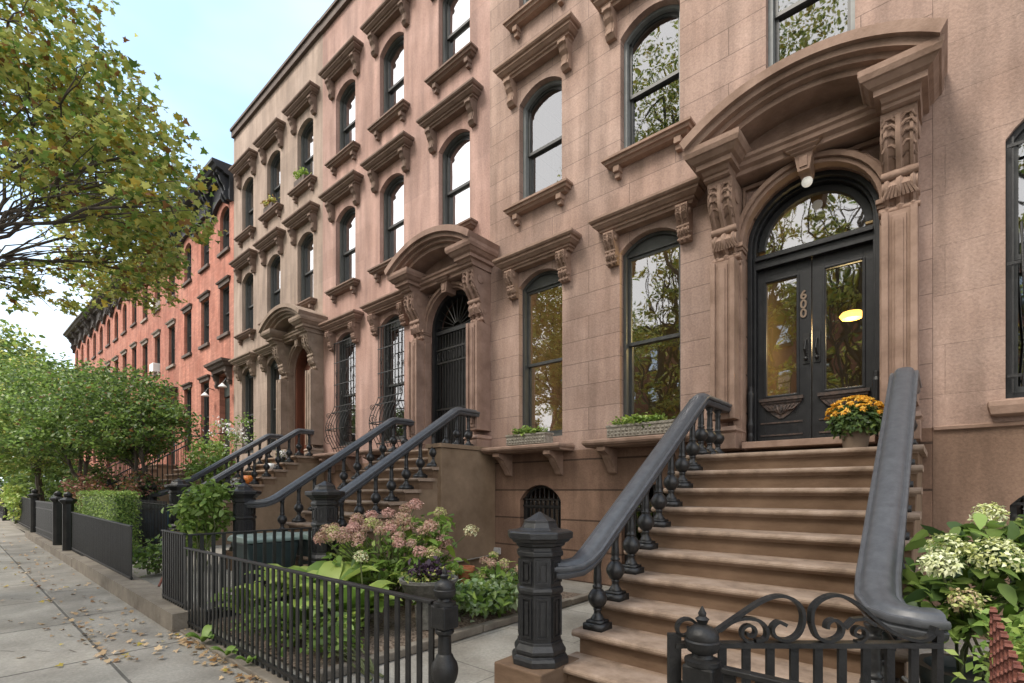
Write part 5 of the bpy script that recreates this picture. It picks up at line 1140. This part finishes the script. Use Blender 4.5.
# stone bowl planter with purple foliage
bw_ = thing('bowl_planter', (-4.0, 3.3, .05), 'dark grey stone bowl planter with purple leaves', 'planter')
MB().lathe([(.13,0),(.14,.22),(.10,.26),(.16,.32),(.25,.38),(.285,.46),(.30,.47),(.30,.50),(.27,.50),(.24,.45),(.02,.44)], (-4.0, 3.3, .1), 24).build('bowl', M['stonebowl'], bw_, smooth=True)
leaves_obj('leaves', in_ellipsoids([(-4.02, 3.3, .66, .13, .13, .07, 10)], 320), .07, T_OVAL, ['l_purple'], [1], bw_); leaves_obj('trailing_leaves', in_ellipsoids([(-4.0, 3.3, .60, .26, .26, .05, 10)], 520), .045, T_OVAL, ['l_green', 'l_olive'], [1, 1], bw_)
tp = thing('terracotta_pot', (-4.5, 4.3, .07), 'small terracotta pot tucked in front of the faded flowers', 'flower pot'); MB().lathe([(.07,0),(.10,.2),(.115,.2),(.115,.25),(.09,.25),(.085,.2)], (-4.5, 4.3, .30), 18).build('pot', M['terra'], tp, smooth=True); MB().lathe([(.08,0),(.07,.22)], (-4.5, 4.3, .07), 12).build('stand', M['concrete'], tp)
# window boxes on the shelves
def window_box(x0, x1, label):
    t = thing('window_box', ((x0+x1)/2, 6.62, 2.275), label, 'window box', 'stone window boxes'); b = MB()
    b.box(x0, x1, 6.52, 6.75, 2.275, 2.45); b.box(x0-.012, x1+.012, 6.508, 6.762, 2.42, 2.455)
    for i in range(int((x1-x0)/.06)):
        for z in (2.32, 2.37): b.sphere((x0+.03+i*.06, 6.518, z), .02, n=6, k=4)
    b.build('box', M['concrete'], t, bevel=.006)
    leaves_obj('foliage', in_ellipsoids([((x0+x1)/2, 6.63, 2.49, (x1-x0)*.42, .09, .05, 8)], 520), .075, T_OVAL, ['l_lime', 'l_bright', 'l_green'], [3, 3, 2], t, up=1)
window_box(-5.80, -4.95, 'pale pitted stone window box on the left shelf, smaller one'); window_box(-3.80, -2.78, 'pale pitted stone window box on the shelf nearest the stoop rail')
for x, z, lb in ((-13.85, 10.2, 'green plant box outside the top window above the brown door'), (-15.9, 10.2, 'rusty flower box outside a top window of the grey tan house')):
    t = thing('flower_box', (x, 6.75, z), lb, 'window box'); MB().box(x-.3, x+.3, 6.71, 6.88, z+.002, z+.15).build('box', M['darktrim'], t); leaves_obj('foliage', in_ellipsoids([(x, 6.78, z+.28, .3, .1, .12, 8)], 260), .08, T_OVAL, ['l_bright', 'l_lime'] if x > -15 else ['l_rust', 'l_olive'], [1, 1], t)
# mum on the landing
mu = thing('potted_mum', (-.66, 5.86, 1.9), 'potted golden chrysanthemum on the top landing by the doors', 'flower pot')
MB().lathe([(.10,0),(.125,.17),(.14,.17),(.14,.20),(.11,.20),(.1,.18)], (-.66, 5.86, 1.902), 20).build('pot', M['pottan'], mu, smooth=True)
p, d = head_pts((-.66, 5.86, 2.20), .225, 1500, .75); leaves_obj('leaves', p*.96+np.array([-.66, 5.86, 2.20])*.04-np.array([0, 0, .03]), .05, T_OVAL, ['l_deep', 'l_green'], [2, 1], mu, nrm=d)
cs = RNG.normal(size=(105, 3)); cs /= np.linalg.norm(cs, axis=1)[:, None]; cs[:, 2] = np.abs(cs[:, 2])*1.0-.12; PP = []; DD = []
for c_ in cs:
    cc = np.array([-.66, 5.86, 2.235])+c_*np.array([.235, .235, .19]); dd = RNG.normal(size=(34, 3)); dd /= np.linalg.norm(dd, axis=1)[:, None]; dd[:, 2] = np.abs(dd[:, 2]); PP.append(cc+dd*.016); DD.append(dd+c_)
leaves_obj('blooms', np.concatenate(PP), .026, T_DIA, ['f_gold', 'f_yel'], [2, 1], mu, nrm=np.concatenate(DD))
# right-hand hydrangea in a dark pot
def on_px(u, v, d):   # survey helper: a sight line measured in the yard, d metres out
    l = (u-512)/498.5*d; c0, s0 = math.cos(R(40.98)), math.sin(R(40.98)); return (l*c0-d*s0, l*s0+d*c0, 1.5+(490-v)/498.5*d)
HR = [on_px(u, v, d)+(r_, mi) for u, v, d, r_, mi in ((989, 514, 2.75, .075, 0), (947, 547, 2.6, .085, 0), (940, 564, 2.5, .08, 1), (996, 555, 2.45, .11, 0), (966, 600, 2.4, .07, 2), (1020, 597, 2.5, .075, 1), (1035, 530, 2.6, .09, 0), (1050, 570, 2.5, .09, 1))]
cb = on_px(985, 600, 2.6)
hydrangea('white_hydrangea', 'creamy lime hydrangea with large leaves in a dark pot at the right edge', (cb[0], cb[1], .45), HR,
          [on_px(975, 575, 2.6)+(.32, .28, .24), on_px(1015, 560, 2.6)+(.3, .28, .26), on_px(950, 600, 2.55)+(.16, .18, .14), on_px(1005, 610, 2.5)+(.26, .22, .12)], 520, .135, ['l_bright', 'l_green', 'l_deep'], [3, 4, 2], [['f_cream', 'f_lime'], ['f_cream'], ['f_lime', 'f_dust']], .028)
b = MB(); b.lathe([(.17,0),(.23,.5),(.25,.5),(.25,.56),(.21,.56),(.20,.5),(.02,.48)], (cb[0]-.04, cb[1], 0), 24); tag(b.build('plant_pot', M['darkpot'], origin=(cb[0], cb[1], 0), smooth=True), 'tall dark green glazed pot holding the cream hydrangea', 'flower pot')
c2 = on_px(1023, 640, 2.0); bush('spiky_shrub', 'fine leaved green plant in the bottom right corner', 'plant', c2[0], c2[1], 0, [(c2[0]+.02, c2[1]+.05, .80, .14, .14, .2)], 700, .05, T_DIA, ['l_bright', 'l_lime'], [3, 2])
# rusty folded guard leaning at the right
rg = thing('rusty_guard', on_px(1000, 683, 1.9)[:2]+(0,), 'rusty red metal trellis panel standing in the bottom right corner', 'trellis')
a_, c_ = Vector(on_px(993, 600, 2.0)), Vector(on_px(1022, 660, 1.55)); d = Vector((c_.x-a_.x, c_.y-a_.y, 0)); LL = d.length; d.normalize(); f4 = gate_map(a_, d); b = MB()
for i in range(8):
    s = LL*i/7; zt = 1.03-.10*i/7; ribbon(b, [(s, .02), (s, zt)], f4, .007, .009)
    for k_ in range(12): ribbon(b, [(s-.012, zt-.03-k_*.045), (s+.022, zt-.01-k_*.045)], f4, .006, .011)
ribbon(b, [(0, .3), (LL, .25)], f4, .01, .006); ribbon(b, [(0, .8), (LL, .7)], f4, .01, .006); b.build('bars', M['rust'], rg)
# hose
b = MB(); h0 = Vector(on_px(925, 650, 2.5)); b.tube([(h0.x-.1, h0.y+.3, .45), (h0.x+.1, h0.y, .38), (h0.x+.3, h0.y-.2, .2), (h0.x+.5, h0.y-.3, .02)], .012, 6); tag(b.build('garden_hose', M['outlet'], origin=(h0.x, h0.y, 0)), 'thin pale hose curving down beside the dark pot', 'hose')
# pumpkins and little pots on the farther stoop
def pumpkin(x, y, z, r_, label, m='pumpkin'):
    t = thing('pumpkin', (x, y, z), label, 'pumpkin', 'pumpkins on the steps'); b = MB(); n = 24; pr = [(.001,.0),(.5,.03),(.9,.22),(1,.45),(.9,.68),(.55,.84),(.12,.80)]
    vs = []; 
    for rr, zz in pr:
        for i in range(n): a = 2*PI*i/n; k_ = r_*rr*(1-.07*(abs(math.sin(4*a)) < .35)); vs.append((x+k_*math.cos(a), y+k_*math.sin(a), z+zz*r_*1.55))
    fs = [(j*n+i, j*n+(i+1)%n, (j+1)*n+(i+1)%n, (j+1)*n+i) for j in range(len(pr)-1) for i in range(n)]+[tuple((len(pr)-1)*n+i for i in range(n))]
    b.add(vs, fs); b.build('body', M[m], t, smooth=True); MB().tube([(x, y, z+1.2*r_), (x+.02, y, z+1.65*r_)], r_*.12, 6).build('stalk', M['stem'], t)
def step_at(k_, dy, dz): return 5.65+dy-k_*RUN+.13, 1.9+dz-k_*RISE
y_, z_ = step_at(4, .45, .5); pumpkin(-13.15, y_, z_, .17, 'orange pumpkin on a middle step of the grey tan house')
y_, z_ = step_at(2, .45, .5); pumpkin(-13.2, y_, z_, .13, 'white pumpkin on an upper step of the grey tan house', 'white')
for k_, col, lb in ((5, 'f_white', 'pot of white flowers on a middle step, left of the orange pumpkin'), (6, 'f_pink', 'pot of pale pink flowers on a lower step behind the newel'), (1, 'f_white', 'pot of white flowers near the top of the pumpkin stoop')):
    y_, z_ = step_at(k_, .45, .5); x = -13.2; t = thing('flower_pot', (x, y_, z_), lb, 'flower pot', 'flower pots on the steps'); MB().lathe([(.07,0),(.09,.14),(.1,.16),(.07,.16)], (x, y_, z_), 14).build('pot', M['darkpot'], t); p, d = head_pts((x, y_, z_+.24), .13, 160); leaves_obj('flowers', p, .06, T_OVAL, [col, 'l_green'], [3, 1], t, nrm=d)

# fallen leaves along the kerb, thickest against the stone
n = 230; fx = -5.2-RNG.exponential(5.5, n); fy = 1.52-np.abs(RNG.normal(0, .5, n)); m_ = RNG.uniform(size=n) < .3; fy[m_] = 1.0+RNG.normal(0, .07, m_.sum())
fx2 = RNG.uniform(-6.2, -3.6, 110); fy2 = 1.60+RNG.normal(0, .10, 110)*.7; fx = np.concatenate([fx, fx2]); fy = np.minimum(np.concatenate([fy, fy2]), 1.72)
p = np.stack([fx, fy, .012+.013*np.maximum(0, -(fx+5))], 1); o = leaves_obj('fallen_leaves', p, .062, T_MAPLE, ['dry', 'l_rust', 'l_yellow'], [8, 1.2, .8], None, up=3); tag(o, kind='stuff')
p = np.stack([RNG.uniform(-3.6, -.3, 60), RNG.uniform(2.0, 6.6, 60), np.full(60, .008)], 1)
for t_, (x, y, s_) in enumerate(((-5.35, 1.66, .16), (-4.75, 1.66, .13), (-4.4, 1.70, .1))):
    rosette('weed', ('broad weed sprouting through the pickets', 'smaller weed at the foot of the pickets', 'smallest weed at the foot of the pickets')[t_], x, y, .03, 7, s_, s_*.6, ['l_bright'], .9, 'weed')
